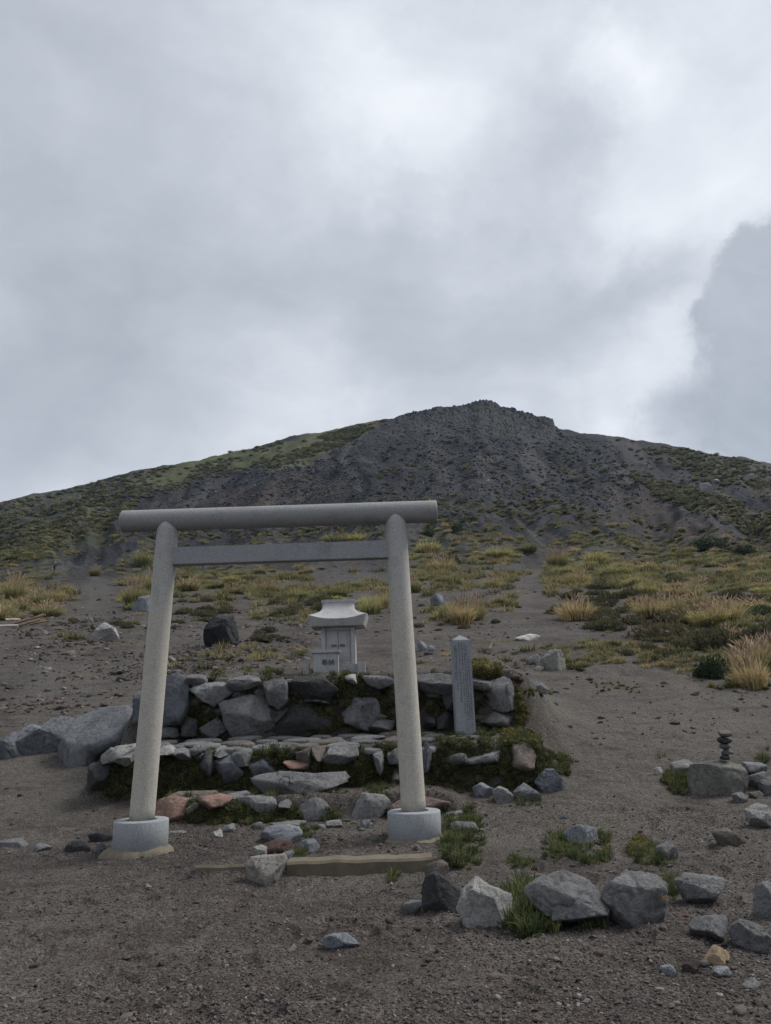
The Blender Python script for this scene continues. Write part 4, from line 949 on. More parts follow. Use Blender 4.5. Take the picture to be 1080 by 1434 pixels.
FILL = [
 ([(0, 775), (70, 790), (95, 840), (60, 868), (0, 872)], 22, (.5, 1.0), ['plumed', 'green', 'plumed']), ([(165, 790), (230, 755), (232, 840), (178, 850)], 14, (.5, .95), ['plumed', 'green']),
 ([(245, 792), (400, 792), (432, 800), (420, 826), (320, 838), (245, 838)], 34, (.6, 1.1), ['green', 'green', 'plumed']), ([(400, 790), (470, 785), (470, 800), (410, 805)], 5, (.5, .8), ['plumed']),
 ([(440, 748), (508, 745), (520, 765), (440, 766)], 7, (.6, 1.2), ['green']), ([(575, 760), (620, 735), (735, 752), (742, 778), (680, 795), (650, 812), (575, 828)], 42, (.6, 1.2), ['green', 'green', 'plumed']),
 ([(770, 742), (900, 752), (1000, 765), (1080, 800), (1080, 832), (960, 812), (880, 815), (770, 818)], 60, (.6, 1.25), ['green', 'green', 'plumed']), ([(850, 820), (1000, 820), (1010, 850), (900, 858)], 10, (.5, .9), ['plumed', 'green']),
 ([(0, 742), (180, 740), (165, 765), (60, 785), (0, 780)], 26, (.7, 1.4), ['green']), ([(250, 740), (340, 742), (330, 770), (250, 765)], 8, (.6, 1.2), ['green']), ([(760, 700), (800, 700), (790, 740), (765, 740)], 5, (.6, 1.0), ['green']),
 ([(1010, 860), (1080, 880), (1080, 960), (1020, 940)], 8, (.35, .6), ['plumed', 'green']),
 ([(750, 828), (1080, 842), (1080, 905), (960, 912), (880, 890), (760, 880)], 62, (.5, 1.2), ['cushion']), ([(372, 845), (470, 830), (480, 862), (385, 868)], 14, (.5, 1.1), ['cushion']), ([(242, 835), (330, 838), (322, 868), (250, 878)], 13, (.5, 1.1), ['cushion']),
 ([(362, 884), (432, 886), (432, 900), (365, 904)], 7, (.35, .7), ['cushion']), ([(700, 780), (900, 770), (1080, 800), (1080, 850), (760, 840)], 34, (.5, 1.2), ['cushion']), ([(590, 700), (765, 700), (765, 745), (600, 740)], 26, (.7, 1.6), ['cushion']),
 ([(560, 840), (740, 850), (740, 890), (590, 900)], 10, (.2, .5), ['cushion']), ([(100, 868), (190, 862), (180, 885), (110, 885)], 8, (.25, .55), ['cushion']), ([(840, 905), (1000, 900), (960, 930), (860, 920)], 12, (.2, .5), ['cushion']), ([(80, 740), (240, 745), (225, 800), (110, 800)], 22, (.5, 1.1), ['cushion']),
 ([(600, 692), (780, 700), (780, 745), (600, 740)], 14, (.7, 1.2), ['green']), ([(820, 708), (1080, 770), (1080, 800), (830, 748)], 22, (.7, 1.3), ['green', 'plumed']), ([(430, 812), (560, 812), (560, 850), (430, 850)], 9, (.5, .8), ['green']), ([(860, 815), (1080, 830), (1080, 880), (880, 870)], 22, (.5, .9), ['green', 'plumed'])]
pts, spec = [], []
for u, v, w, hh, k in SPOT: pts.append((u, v)); spec.append((k, w, hh, None, next((i for i, f in enumerate(FILL[:12]) if in_poly(np.array(float(u)), np.array(float(v) - 4), f[0])), None)))
for fi, (poly, n, rg, kinds) in enumerate(FILL):
    us = [p[0] for p in poly]; vs = [p[1] for p in poly]; c = 0
    while c < n:
        u, v = RNG.uniform(min(us), max(us)), RNG.uniform(min(vs), max(vs))
        if in_poly(np.array(u), np.array(v), poly) and (off_trail(u, v) or RNG.random() < .1): pts.append((u, v)); spec.append((RNG.choice(kinds), None, None, RNG.uniform(*rg), fi)); c += 1
G = hit([p[0] for p in pts], [p[1] for p in pts])
for g, (k, w, hh, s, fi) in zip(G, spec):
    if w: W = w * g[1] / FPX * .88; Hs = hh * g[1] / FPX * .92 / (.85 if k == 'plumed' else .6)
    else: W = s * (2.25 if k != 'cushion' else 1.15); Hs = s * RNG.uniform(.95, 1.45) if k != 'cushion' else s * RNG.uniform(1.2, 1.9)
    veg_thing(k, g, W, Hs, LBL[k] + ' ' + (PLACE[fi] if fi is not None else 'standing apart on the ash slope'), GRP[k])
for (u, v, w, hh, k, lab) in [(1000, 948, 58, 34, 'shrub', 'dark green leafy shrub beside plumed grass at the right edge of the sand'), (633, 792, 24, 22, 'shrub', 'small dark evergreen bush among the tussocks right of the gate'), (640, 748, 22, 20, 'shrub', 'small dark evergreen bush higher up right of the gate'),
        (990, 770, 60, 22, 'bright', 'bright green bush on the brow of the right slope'), (1042, 778, 34, 18, 'bright', 'smaller bright green bush on the brow of the right slope'), (1062, 866, 50, 22, 'shrub', 'wide dark shrub among cushions on the right slope'), (600, 750, 20, 12, 'bright', 'little bright green bush just right of the top beam')]:
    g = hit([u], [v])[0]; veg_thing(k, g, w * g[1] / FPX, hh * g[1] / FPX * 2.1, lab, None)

# ------------------------------------------------------------------ scattered stuff (geometry nodes)
def scatter(name, protos, P, rot, scl, tint, idx, label=None):
    n = len(P); me = bpy.data.meshes.new(name); me.vertices.add(n); me.vertices.foreach_set('co', np.asarray(P, np.float32).ravel())
    for k, a, t, f in (('rot', rot, 'FLOAT_VECTOR', 'vector'), ('scl', scl, 'FLOAT_VECTOR', 'vector'), ('tint', tint, 'FLOAT', 'value'), ('idx', idx, 'INT', 'value')):
        at = me.attributes.new(k, t, 'POINT'); at.data.foreach_set(f, np.asarray(a, np.int32 if t == 'INT' else np.float32).ravel())
    o = link(name, me, kind='stuff', label=label)
    ng = bpy.data.node_groups.new(name, 'GeometryNodeTree')
    ng.interface.new_socket('Geometry', in_out='INPUT', socket_type='NodeSocketGeometry'); ng.interface.new_socket('Geometry', in_out='OUTPUT', socket_type='NodeSocketGeometry')
    N = ng.nodes; L = ng.links; gi = N.new('NodeGroupInput'); go = N.new('NodeGroupOutput'); ip = N.new('GeometryNodeInstanceOnPoints'); L.new(gi.outputs[0], ip.inputs['Points'])
    j = N.new('GeometryNodeJoinGeometry')
    for p in protos:
        oi = N.new('GeometryNodeObjectInfo'); oi.inputs['Object'].default_value = p; oi.inputs['As Instance'].default_value = True; L.new(oi.outputs['Geometry'], j.inputs[0])
    L.new(j.outputs[0], ip.inputs['Instance']); ip.inputs['Pick Instance'].default_value = True
    def na(nm, t):
        a = N.new('GeometryNodeInputNamedAttribute'); a.data_type = t; a.inputs['Name'].default_value = nm; return a.outputs[0]
    L.new(na('idx', 'INT'), ip.inputs['Instance Index']); L.new(na('rot', 'FLOAT_VECTOR'), ip.inputs['Rotation']); L.new(na('scl', 'FLOAT_VECTOR'), ip.inputs['Scale'])
    L.new(ip.outputs[0], go.inputs[0]); md = o.modifiers.new('scatter', 'NODES'); md.node_group = ng
    return o
def proto(name, me, mat):
    o = bpy.data.objects.new(name, me)
    if not me.materials: me.materials.append(MATS[mat])
    return o
NR = np.random.default_rng(5)
def sample_poly(poly, n):
    P = np.array(poly, float); lo, hi = P.min(0), P.max(0); out = np.zeros((0, 2))
    while len(out) < n:
        q = NR.uniform(lo, hi, (n * 2, 2)); out = np.vstack([out, q[in_poly(q[:, 0], q[:, 1], poly)]])
    return out[:n]
def peb(sub, seed):
    me = rock_mesh([(math.cos(t), .72 * math.sin(t)) for t in np.linspace(0, 6.283, 9, endpoint=False)], .85, seed, sub, 5, .12, .75, False)
    for p in me.polygons: p.use_smooth = sub > 1
    return me
PEB = [proto('p', peb(2, s), 'pebbles') for s in (501, 502, 503)] + [proto('p', peb(1, s), 'pebbles') for s in (504, 505)]
def on_ground(x, y, dz=0.): return np.stack([x, y, height(x, y) + dz], 1)
PEB2 = [proto('p', p.data.copy(), None) for p in PEB]
for p in PEB2: p.data.materials.clear(); p.data.materials.append(MATS['scree_stone'])
def stones(name, P, s, bright, lo=0, hi=5, pb=None):
    n = len(P); scl = s[:, None] * NR.uniform(.6, 1.25, (n, 3)) * np.array([1, 1, .7])
    rot = np.stack([NR.normal(0, .35, n), NR.normal(0, .35, n), NR.uniform(0, 6.28, n)], 1)
    scatter(name, pb or PEB, P, rot, scl, np.clip(bright, 0, 1), NR.integers(lo, hi, n))
# fine gravel in front, coarser towards the bottom of the picture
n = 150000
th = NR.uniform(-.62, .62, n); d = np.exp(NR.uniform(math.log(2.6), math.log(9.5), n)); x, y = d * np.sin(th), d * np.cos(th)
patch = fbm2(x * .8, y * .8, 201, 3); keep = NR.random(n) < np.clip(.5 + 1.6 * patch, .12, 1)
x, y = x[keep], y[keep]; patch = patch[keep]; m = len(x)
s = np.exp(NR.normal(math.log(.0066), .42, m)); s = np.clip(s, .002, .022)
P = on_ground(x, y); P[:, 2] += s * .15
stones('gravel', P, s, NR.beta(2.0, 1.9, m), 3, 5)
n = 2600
th = NR.uniform(-.62, .62, n); d = np.exp(NR.uniform(math.log(3), math.log(16), n)); x, y = d * np.sin(th), d * np.cos(th)
s = np.clip(np.exp(NR.normal(math.log(.013), .5, n)), .006, .045); P = on_ground(x, y); P[:, 2] += s * .2
stones('loose_pebbles', P, s, NR.beta(2, 2.2, n))
# rubble on the slope behind
q = []
for poly, k in [([(0, 870), (230, 860), (230, 950), (180, 985), (0, 1000)], 4200), ([(240, 850), (430, 850), (440, 940), (240, 945)], 3000), ([(190, 960), (60, 1000), (0, 960), (0, 940), (190, 930)], 300), ([(500, 860), (740, 880), (760, 940), (560, 935)], 600), ([(740, 880), (1080, 900), (1080, 1040), (760, 1050)], 500), ([(0, 740), (1080, 740), (1080, 880), (0, 880)], 2600), ([(200, 1150), (560, 1150), (560, 1200), (240, 1200)], 260)]:
    q.append(sample_poly(poly, k))
q = np.vstack(q); q = q + NR.normal(size=q.shape) * np.array([22, 13]); P = hit(q[:, 0], q[:, 1]); P = P[NR.random(len(P)) < np.clip(.5 + 1.8 * fbm2(P[:, 0] * .5, P[:, 1] * .5, 321, 3), .06, 1)]; s = np.exp(NR.normal(0, .6, len(P))) * np.clip(P[:, 1] * .0019, .012, .09)
stones('slope_rubble', P, np.clip(s, .008, .22), NR.beta(2, 2.4, len(P)), 0, 3)
# scree blocks on the cone
q = []
for poly, k in [([(470, 610), (600, 580), (690, 575), (775, 605), (800, 700), (560, 700), (400, 690)], 5200), ([(775, 605), (860, 620), (900, 690), (850, 720), (760, 700)], 2600), ([(380, 650), (480, 640), (470, 690), (390, 700)], 1200), ([(150, 700), (330, 655), (480, 640), (560, 690), (560, 735), (150, 735)], 5200), ([(900, 640), (1080, 690), (1080, 740), (880, 700)], 1200), ([(600, 600), (690, 585), (720, 690), (560, 690)], 1500), ([(0, 730), (180, 700), (330, 700), (860, 700), (1080, 740), (1080, 780), (0, 780)], 1400)]:
    q.append(sample_poly(poly, k))
q = np.vstack(q); P = hit(q[:, 0], q[:, 1]); P = P[P[:, 1] < 398]; s = np.exp(NR.normal(math.log(.27), .6, len(P))) * P[:, 1] / 250
stones('scree_blocks', P, np.clip(s, .08, 1.5), NR.beta(1.5, 2.6, len(P)), 0, 3, PEB2)
# scrub mounds on the cone
FS = [proto('p', vm('scrub', leafy_dome(60, .5, .30, .16, s)), 'far_scrub') for s in (31, 32, 33)]
q = []
for poly, k in [([(0, 705), (300, 638), (545, 588), (470, 628), (395, 652), (300, 672), (200, 700), (150, 745), (0, 800)], 2600), ([(400, 645), (450, 610), (545, 587), (480, 625)], 700), ([(860, 615), (960, 627), (1080, 650), (1080, 705), (980, 672), (900, 645)], 750), ([(880, 665), (960, 682), (1080, 718), (1080, 765), (1000, 730), (920, 695)], 800),
                ([(170, 715), (590, 700), (760, 700), (1080, 760), (1080, 800), (700, 745), (170, 760)], 1500), ([(540, 640), (780, 650), (780, 710), (500, 710)], 220), ([(780, 620), (1080, 660), (1080, 740), (800, 700)], 450), ([(1080, 655), (1400, 760), (1400, 850), (1080, 770)], 1200), ([(-300, 780), (0, 708), (0, 790), (-300, 850)], 1200)]:
    a = sample_poly(poly, k); q.append(a)
q = np.vstack(q); P = hit(q[:, 0], q[:, 1]); cl = fbm2(P[:, 0] * .05, P[:, 1] * .05, 301, 3); ok = (P[:, 1] < 395) & (NR.random(len(P)) < np.clip(.55 + 1.6 * cl, .05, 1)); P = P[ok]; n = len(P)
s = NR.uniform(.7, 1.9, n) * np.clip(P[:, 1] / 160, .45, 1.6)
scatter('slope_scrub', FS, P, np.stack([0 * s, 0 * s, NR.uniform(0, 6.28, n)], 1), np.stack([s, s, s * NR.uniform(.5, .95, n)], 1), NR.random(n), NR.integers(0, 3, n))
SG = [proto('p', vm('slope_tuft', blade_mesh('s', 70, .46, .40, .016, s, 1.0, 3, .28)), 'slope_grass') for s in (34, 35, 36)]
q = []
for poly, k in [([(0, 770), (75, 785), (105, 840), (60, 870), (0, 872)], 420), ([(160, 788), (235, 750), (235, 848), (178, 852)], 330), ([(245, 788), (400, 788), (436, 800), (425, 830), (330, 842), (245, 842)], 620), ([(430, 742), (515, 742), (525, 768), (430, 768)], 160), ([(575, 755), (620, 730), (740, 748), (748, 778), (690, 800), (650, 830), (575, 835)], 800),
                ([(760, 735), (900, 748), (1000, 760), (1080, 790), (1080, 835), (960, 815), (880, 820), (760, 822)], 1500), ([(0, 735), (185, 728), (170, 765), (60, 788), (0, 785)], 700), ([(750, 820), (1080, 830), (1080, 900), (900, 900), (760, 880)], 420), ([(560, 820), (740, 830), (730, 880), (580, 880)], 130), ([(240, 735), (560, 735), (560, 760), (240, 770)], 500), ([(560, 700), (780, 695), (1080, 760), (1080, 790), (700, 745), (560, 740)], 700), ([(300, 770), (560, 770), (560, 840), (430, 850)], 420), ([(120, 700), (560, 700), (560, 745), (100, 745)], 500), ([(560, 770), (780, 770), (780, 870), (600, 870)], 420), ([(750, 690), (810, 690), (800, 745), (755, 745)], 120), ([(1000, 850), (1080, 860), (1080, 960), (1020, 950)], 120), ([(100, 740), (240, 740), (225, 800), (130, 810)], 120), ([(350, 840), (490, 825), (490, 870), (370, 870)], 120), ([(240, 850), (430, 845), (740, 850), (740, 932), (240, 935)], 420), ([(740, 865), (1080, 885), (1080, 945), (760, 930)], 330), ([(40, 860), (240, 855), (235, 900), (60, 900)], 130), ([(560, 690), (1080, 740), (1080, 790), (560, 750)], 600), ([(1080, 785), (1420, 850), (1420, 960), (1080, 900)], 1500), ([(-300, 800), (0, 735), (0, 872), (-300, 900)], 1200)]:
    q.append(sample_poly(poly, k))
q = np.vstack(q); q = q + NR.normal(size=q.shape) * 4; q = q[off_trail(q[:, 0], q[:, 1]) | (NR.random(len(q)) < .12)]; P = hit(q[:, 0], q[:, 1]); cl = fbm2(P[:, 0] * .17, P[:, 1] * .17, 311, 3); P = P[NR.random(len(P)) < np.clip(.22 + 2.6 * cl, .03, 1)]; n = len(P)
s = NR.uniform(.4, 1.3, n) * np.clip(P[:, 1] / 36, .5, 1.8)
scatter('slope_grass', SG, P, np.stack([NR.normal(0, .1, n), NR.normal(0, .1, n), NR.uniform(0, 6.28, n)], 1), np.stack([s, s, s * NR.uniform(.55, 1.0, n)], 1), NR.random(n), NR.integers(0, 3, n))
# grass and moss on walls, terraces and round the rocks
TG = [proto('p', vm('tuft', blade_mesh('t', 26, .12, .10, .0035, s, .7, 3, .035)), 'wall_grass') for s in (41, 42, 43)]
TM = [proto('p', vm('mossy', leafy_dome(46, .06, .035, .016, s)), 'moss') for s in (44, 45)] + [proto('p', vm('mossy_tuft', blade_mesh('t', 22, .075, .075, .0045, s, .9, 2, .04)), 'moss') for s in (46, 47)]
TW = [proto('p', vm('weed', leafy_dome(40, .07, .08, .022, s)), 'golden_weed') for s in (48, 49)]
def tufts(name, protos, patches, off=.0, dens=1.0):
    Q = []; S = []
    for r, poly, k, s0, s1 in patches:
        k = max(4, int(k * dens)); zp = Z(r, poly); a = sample_poly(zp, k); ext = np.ptp(np.array(zp), axis=0)
        a = a + NR.normal(size=a.shape) * ext * .055
        kp = NR.random(k) < np.clip(.62 + 1.5 * fbm2(a[:, 0] * .09, a[:, 1] * .09, 401, 2), .04, 1)
        c_ = np.array(zp).mean(0); rr_ = np.sqrt((((a - c_) / (ext * .5 + 1e-6)) ** 2).sum(1)); kp &= NR.random(k) < np.clip(2.0 - 1.15 * rr_, 0, 1)
        a = a[kp]; sz = NR.uniform(s0, s1, k)[kp] * np.clip(1.15 - .35 * rr_[kp], .5, 1.1); Q.append(a); S.append(sz)
    Q = np.vstack(Q); S = np.concatenate(S); P = hit(Q[:, 0], Q[:, 1])
    e = .03; hx = (height(P[:, 0] + e, P[:, 1], False) - height(P[:, 0] - e, P[:, 1], False)) / (2 * e); hy = (height(P[:, 0], P[:, 1] + e, False) - height(P[:, 0], P[:, 1] - e, False)) / (2 * e)
    steep = np.clip(hy, 0, 2.0) / 2.0
    P[:, 1] -= off * steep; n = len(P)
    rot = np.stack([steep * .9 + NR.normal(0, .15, n), NR.normal(0, .15, n), NR.uniform(-.7, .7, n)], 1)
    rot[steep < .2, 2] = NR.uniform(0, 6.28, int((steep < .2).sum()))
    scatter(name, protos, P, rot, np.stack([S, S, S * NR.uniform(.75, 1.2, n)], 1), NR.random(n), NR.integers(0, len(protos), n))
tufts('wall_grass', TG, [
 (2, [(270, 55), (700, 50), (860, 60), (860, 90), (270, 92)], 130, .5, 1.1), (2, [(815, 75), (935, 75), (930, 170), (830, 180)], 90, .7, 1.4), (2, [(500, 130), (620, 130), (600, 240), (520, 220)], 35, .5, 1), (2, [(990, 105), (1060, 105), (1060, 300), (990, 300)], 60, .6, 1.1),
 (2, [(740, 285), (960, 285), (960, 325), (740, 330)], 60, .5, 1.0), (2, [(60, 400), (300, 410), (300, 575), (60, 585)], 150, .6, 1.2), (2, [(460, 385), (660, 385), (650, 445), (470, 445)], 110, .5, 1.1), (2, [(880, 390), (1040, 400), (1040, 565), (870, 560)], 170, .6, 1.3),
 (2, [(460, 560), (900, 540), (900, 580), (460, 595)], 90, .5, .9), (3, [(300, 345), (700, 340), (740, 420), (310, 420)], 220, .5, 1.1), (3, [(330, 420), (840, 440), (800, 660), (340, 620)], 420, .5, 1.15), (3, [(830, 420), (1020, 500), (1000, 560), (830, 545)], 170, .6, 1.2), (3, [(720, 300), (880, 370), (880, 430), (700, 420)], 150, .6, 1.1), (3, [(270, 330), (340, 330), (340, 420), (280, 420)], 30, .5, 1),
 (2, [(182, 605), (640, 640), (640, 702), (182, 710)], 260, .5, 1.1), (2, [(740, 650), (830, 650), (830, 690), (740, 700)], 40, .5, .9), (2, [(655, 710), (740, 710), (730, 770), (660, 770)], 40, .5, .9), (2, [(640, 800), (700, 800), (690, 850), (640, 850)], 30, .5, .9), (8, [(840, 160), (890, 160), (890, 190), (845, 190)], 22, .6, .9),
 (6, [(152, 105), (270, 105), (280, 230), (240, 265), (170, 260), (155, 190)], 330, .5, 1.15), (6, [(455, 185), (520, 170), (630, 170), (630, 245), (580, 262), (455, 262)], 330, .5, 1.2), (6, [(690, 225), (740, 195), (800, 225), (790, 265), (720, 265)], 140, .5, 1.1), (6, [(338, 335), (400, 325), (440, 380), (480, 400), (480, 455), (350, 458)], 260, .8, 1.9), (6, [(550, 410), (620, 410), (620, 450), (550, 450)], 70, .5, .9), (6, [(760, 280), (840, 300), (850, 370), (810, 370)], 60, .4, .8), (6, [(340, 240), (420, 235), (420, 270), (350, 275)], 60, .3, .7), (6, [(0, 285), (40, 285), (40, 310), (0, 310)], 25, .4, .8), (6, [(310, 70), (430, 80), (430, 100), (350, 100)], 30, .4, .8),
 (7, [(600, 835), (700, 820), (735, 900), (700, 935), (620, 900)], 120, .5, 1.2), (7, [(570, 755), (650, 755), (650, 785), (570, 785)], 40, .4, .8), (7, [(965, 1005), (1010, 1005), (1015, 1050), (975, 1050)], 50, .5, 1), (7, [(1000, 735), (1080, 735), (1080, 790), (1000, 790)], 50, .5, 1.1)], .02)
tufts('wall_moss', TM, [
 (2, [(85, 60), (1055, 60), (1055, 100), (85, 105)], 260, .7, 1.5), (2, [(160, 110), (340, 130), (350, 300), (160, 300)], 420, .8, 1.7), (2, [(500, 120), (1060, 110), (1060, 330), (500, 330)], 600, .8, 1.6), (2, [(75, 280), (400, 300), (400, 350), (75, 355)], 240, .8, 1.5),
 (3, [(290, 80), (560, 90), (560, 340), (290, 350)], 300, .8, 1.6), (3, [(545, 160), (640, 170), (600, 260), (550, 260)], 60, .8, 1.4), (2, [(60, 395), (320, 400), (330, 575), (60, 590)], 900, .8, 1.7), (2, [(320, 380), (660, 385), (660, 445), (330, 560)], 420, .7, 1.5), (2, [(870, 380), (1075, 390), (1075, 570), (860, 565)], 600, .8, 1.6), (2, [(690, 440), (880, 440), (880, 480), (690, 490)], 120, .7, 1.3),
 (3, [(330, 430), (840, 440), (830, 650), (340, 620)], 900, .8, 1.5), (3, [(300, 340), (700, 340), (760, 420), (310, 425)], 420, .7, 1.4), (3, [(830, 420), (1020, 500), (1000, 560), (830, 545)], 260, .8, 1.4), (2, [(180, 610), (640, 640), (640, 705), (182, 715)], 560, .7, 1.4), (2, [(370, 500), (470, 500), (470, 565), (380, 570)], 110, .7, 1.3),
 (5, [(530, 870), (720, 850), (700, 1020), (560, 1010)], 520, .8, 1.6), (5, [(830, 820), (981, 830), (981, 1030), (830, 1030)], 420, .8, 1.6), (5, [(850, 660), (981, 670), (981, 760), (850, 750)], 160, .7, 1.4), (5, [(430, 205), (540, 205), (540, 235), (430, 235)], 60, .8, 1.6), (5, [(300, 100), (660, 100), (660, 145), (310, 140)], 140, .9, 2.0), (7, [(605, 840), (700, 830), (735, 905), (700, 935), (620, 905)], 260, .8, 1.5), (7, [(160, 330), (270, 350), (270, 385), (160, 385)], 90, .9, 1.8), (6, [(155, 110), (270, 110), (280, 235), (240, 262), (170, 255)], 260, .6, 1.2), (6, [(455, 190), (630, 180), (630, 255), (455, 262)], 200, .6, 1.2)], .03, .52)
tufts('golden_weeds', TW, [
 (3, [(550, 20), (650, 30), (690, 90), (560, 95)], 130, .7, 1.4), (3, [(680, 330), (860, 350), (880, 400), (690, 410)], 120, .5, 1.0), (3, [(735, 130), (780, 200), (800, 320), (745, 330)], 80, .5, 1.0), (3, [(360, 230), (450, 230), (450, 310), (360, 310)], 22, .5, .9), (2, [(800, 130), (900, 90), (930, 140), (830, 200)], 24, .5, .9), (6, [(680, 195), (740, 190), (740, 240), (690, 240)], 50, .5, .9), (2, [(270, 55), (560, 50), (560, 72), (270, 75)], 60, .4, .8), (7, [(870, 410), (1080, 400), (1080, 470), (800, 460)], 90, .6, 1.3), (7, [(250, 425), (480, 430), (480, 480), (250, 480)], 60, .3, .6), (3, [(780, 150), (940, 160), (940, 185), (790, 185)], 40, .3, .6)], .02)

# ------------------------------------------------------------------ small single things
def small_stones():
    rng = random.Random(31); polys = [([(0, 870), (240, 880), (240, 950), (0, 990)], 40), ([(240, 900), (430, 905), (430, 940), (240, 945)], 26), ([(740, 900), (1080, 940), (1080, 1030), (780, 1040)], 18), ([(640, 1120), (1080, 1120), (1080, 1230), (640, 1200)], 16), ([(780, 1290), (1080, 1330), (1080, 1420), (760, 1420)], 16), ([(250, 1140), (560, 1150), (560, 1195), (260, 1200)], 14)]
    me = [peb(3, 520 + k) for k in range(6)]
    for m_ in me: m_.materials.append(MATS['andesite_rock'])
    where = ['on the ash slope left of the gate', 'between the blackish boulder and the platform', 'on the sand right of the platform', 'on the sandy slope above the boulder row', 'in the gravel round the orange-tan stone', 'on the soil between the gate pillars']
    for (poly, k), wh in zip(polys, where):
        a = sample_poly(poly, k); P = hit(a[:, 0], a[:, 1])
        for g in P:
            s = rng.uniform(3.0, 6.5) * g[1] / FPX
            o = link('loose_stone', rng.choice(me), None, None, (g[0], g[1], g[2] + s * .12), 'fist-sized loose stone lying ' + wh, 'stone', 'loose stones on the gravel')
            o.scale = (s, s * rng.uniform(.7, 1.1), s * rng.uniform(.55, .9)); o.rotation_euler = (rng.uniform(-.3, .3), rng.uniform(-.3, .3), rng.uniform(0, 6.28))
            c = C[rng.choice(['grey', 'mid', 'brown', 'lblue', 'pale', 'mid'])]; o.color = (*c, 1)
small_stones()
def logs():
    for k, (u0_, v0_, u1_, v1_, r, mat, lab, dz) in enumerate([(-20, 877, 25, 877, .05, 'bleached_wood', 'pale weathered plank lying lowest in the wood pile', .06), (8, 868, 28, 876, .055, 'bleached_wood', 'short whitish plank leaning on the wood pile', .16), (20, 873, 64, 861, .045, 'weathered_wood', 'longest brown log in the wood pile', .10),
            (26, 876, 56, 868, .045, 'weathered_wood', 'brown log under the longest log of the wood pile', .05), (42, 874, 70, 869, .04, 'weathered_wood', 'thin brown log sticking out of the wood pile', .06), (46, 866, 62, 859, .035, 'weathered_wood', 'short brown branch on top of the wood pile', .22)]):
        a, b = ground(u0_, v0_ + 2), None; b = at_y(u1_, v1_, a.y + .25); a = at_y(u0_, v0_, a.y)
        a.z = max(a.z, float(height(np.array([a.x]), np.array([a.y]))[0]) + r * .8); b.z = max(b.z, float(height(np.array([b.x]), np.array([b.y]))[0]) + r * .8)
        rng = random.Random(k); n = 7; pts = [a.lerp(b, i / (n - 1)) + Vector((0, rng.uniform(-.01, .01), rng.uniform(-.012, .012))) for i in range(n)]
        V, F = tube([p - a for p in pts], [r * rng.uniform(.85, 1.1) for _ in range(n)], 9); link('weathered_log', new_mesh('weathered_log', V, F, False), mat, None, a, lab, 'log')
    p = ground(690, 908); V, F = tube([(-.08, 0, -.02), (0, .02, .16), (.06, 0, .22), (.12, .02, .10), (.2, .0, .24), (.3, .03, .27)], [.012, .012, .01, .01, .009, .006], 6)
    link('dead_twig', new_mesh('dead_twig', V, F, True), 'bleached_wood', None, p, 'bleached bent twig on the ground right of the inscribed pillar', 'twig')
logs()
def leaves():
    for k, (r, u, v, mat, lab) in enumerate([(10, 505, 463, 'yellow_leaf', 'small orange leaf stuck on the largest angular boulder'), (10, 560, 558, 'dry_leaf', 'red fallen leaf between the largest boulder and the cracked wedge rock'), (10, 620, 568, 'dry_leaf', 'smaller red fallen leaf beside the dark rounded rock'), (10, 1065, 738, 'yellow_leaf', 'tan fallen leaf at the end of the broad dark rock')]):
        (pu, pv), = Z(r, [(u, v)]); g = ground(pu, pv)
        if k == 0: g = at_y(pu, pv, ground(900, 1300).y - .02)
        bm = bmesh.new(); L, W = .022, .010
        pr = [(-L, 0, 0), (-L * .4, -W, .006), (L * .4, -W * .8, .008), (L, 0, .002), (L * .4, W * .8, .012), (-L * .4, W, .01)]
        vs = [bm.verts.new(p) for p in pr]; c = bm.verts.new((0, 0, -.002)); 
        for i in range(6): bm.faces.new((vs[i], vs[(i + 1) % 6], c))
        bmesh.ops.solidify(bm, geom=list(bm.faces), thickness=.0012)
        o = link('fallen_leaf', bm_mesh(bm, 'fallen_leaf'), mat, None, g + Vector((0, -.01, .012)), lab, 'leaf'); o.rotation_euler = (.5, .2, k * 1.3)
leaves()
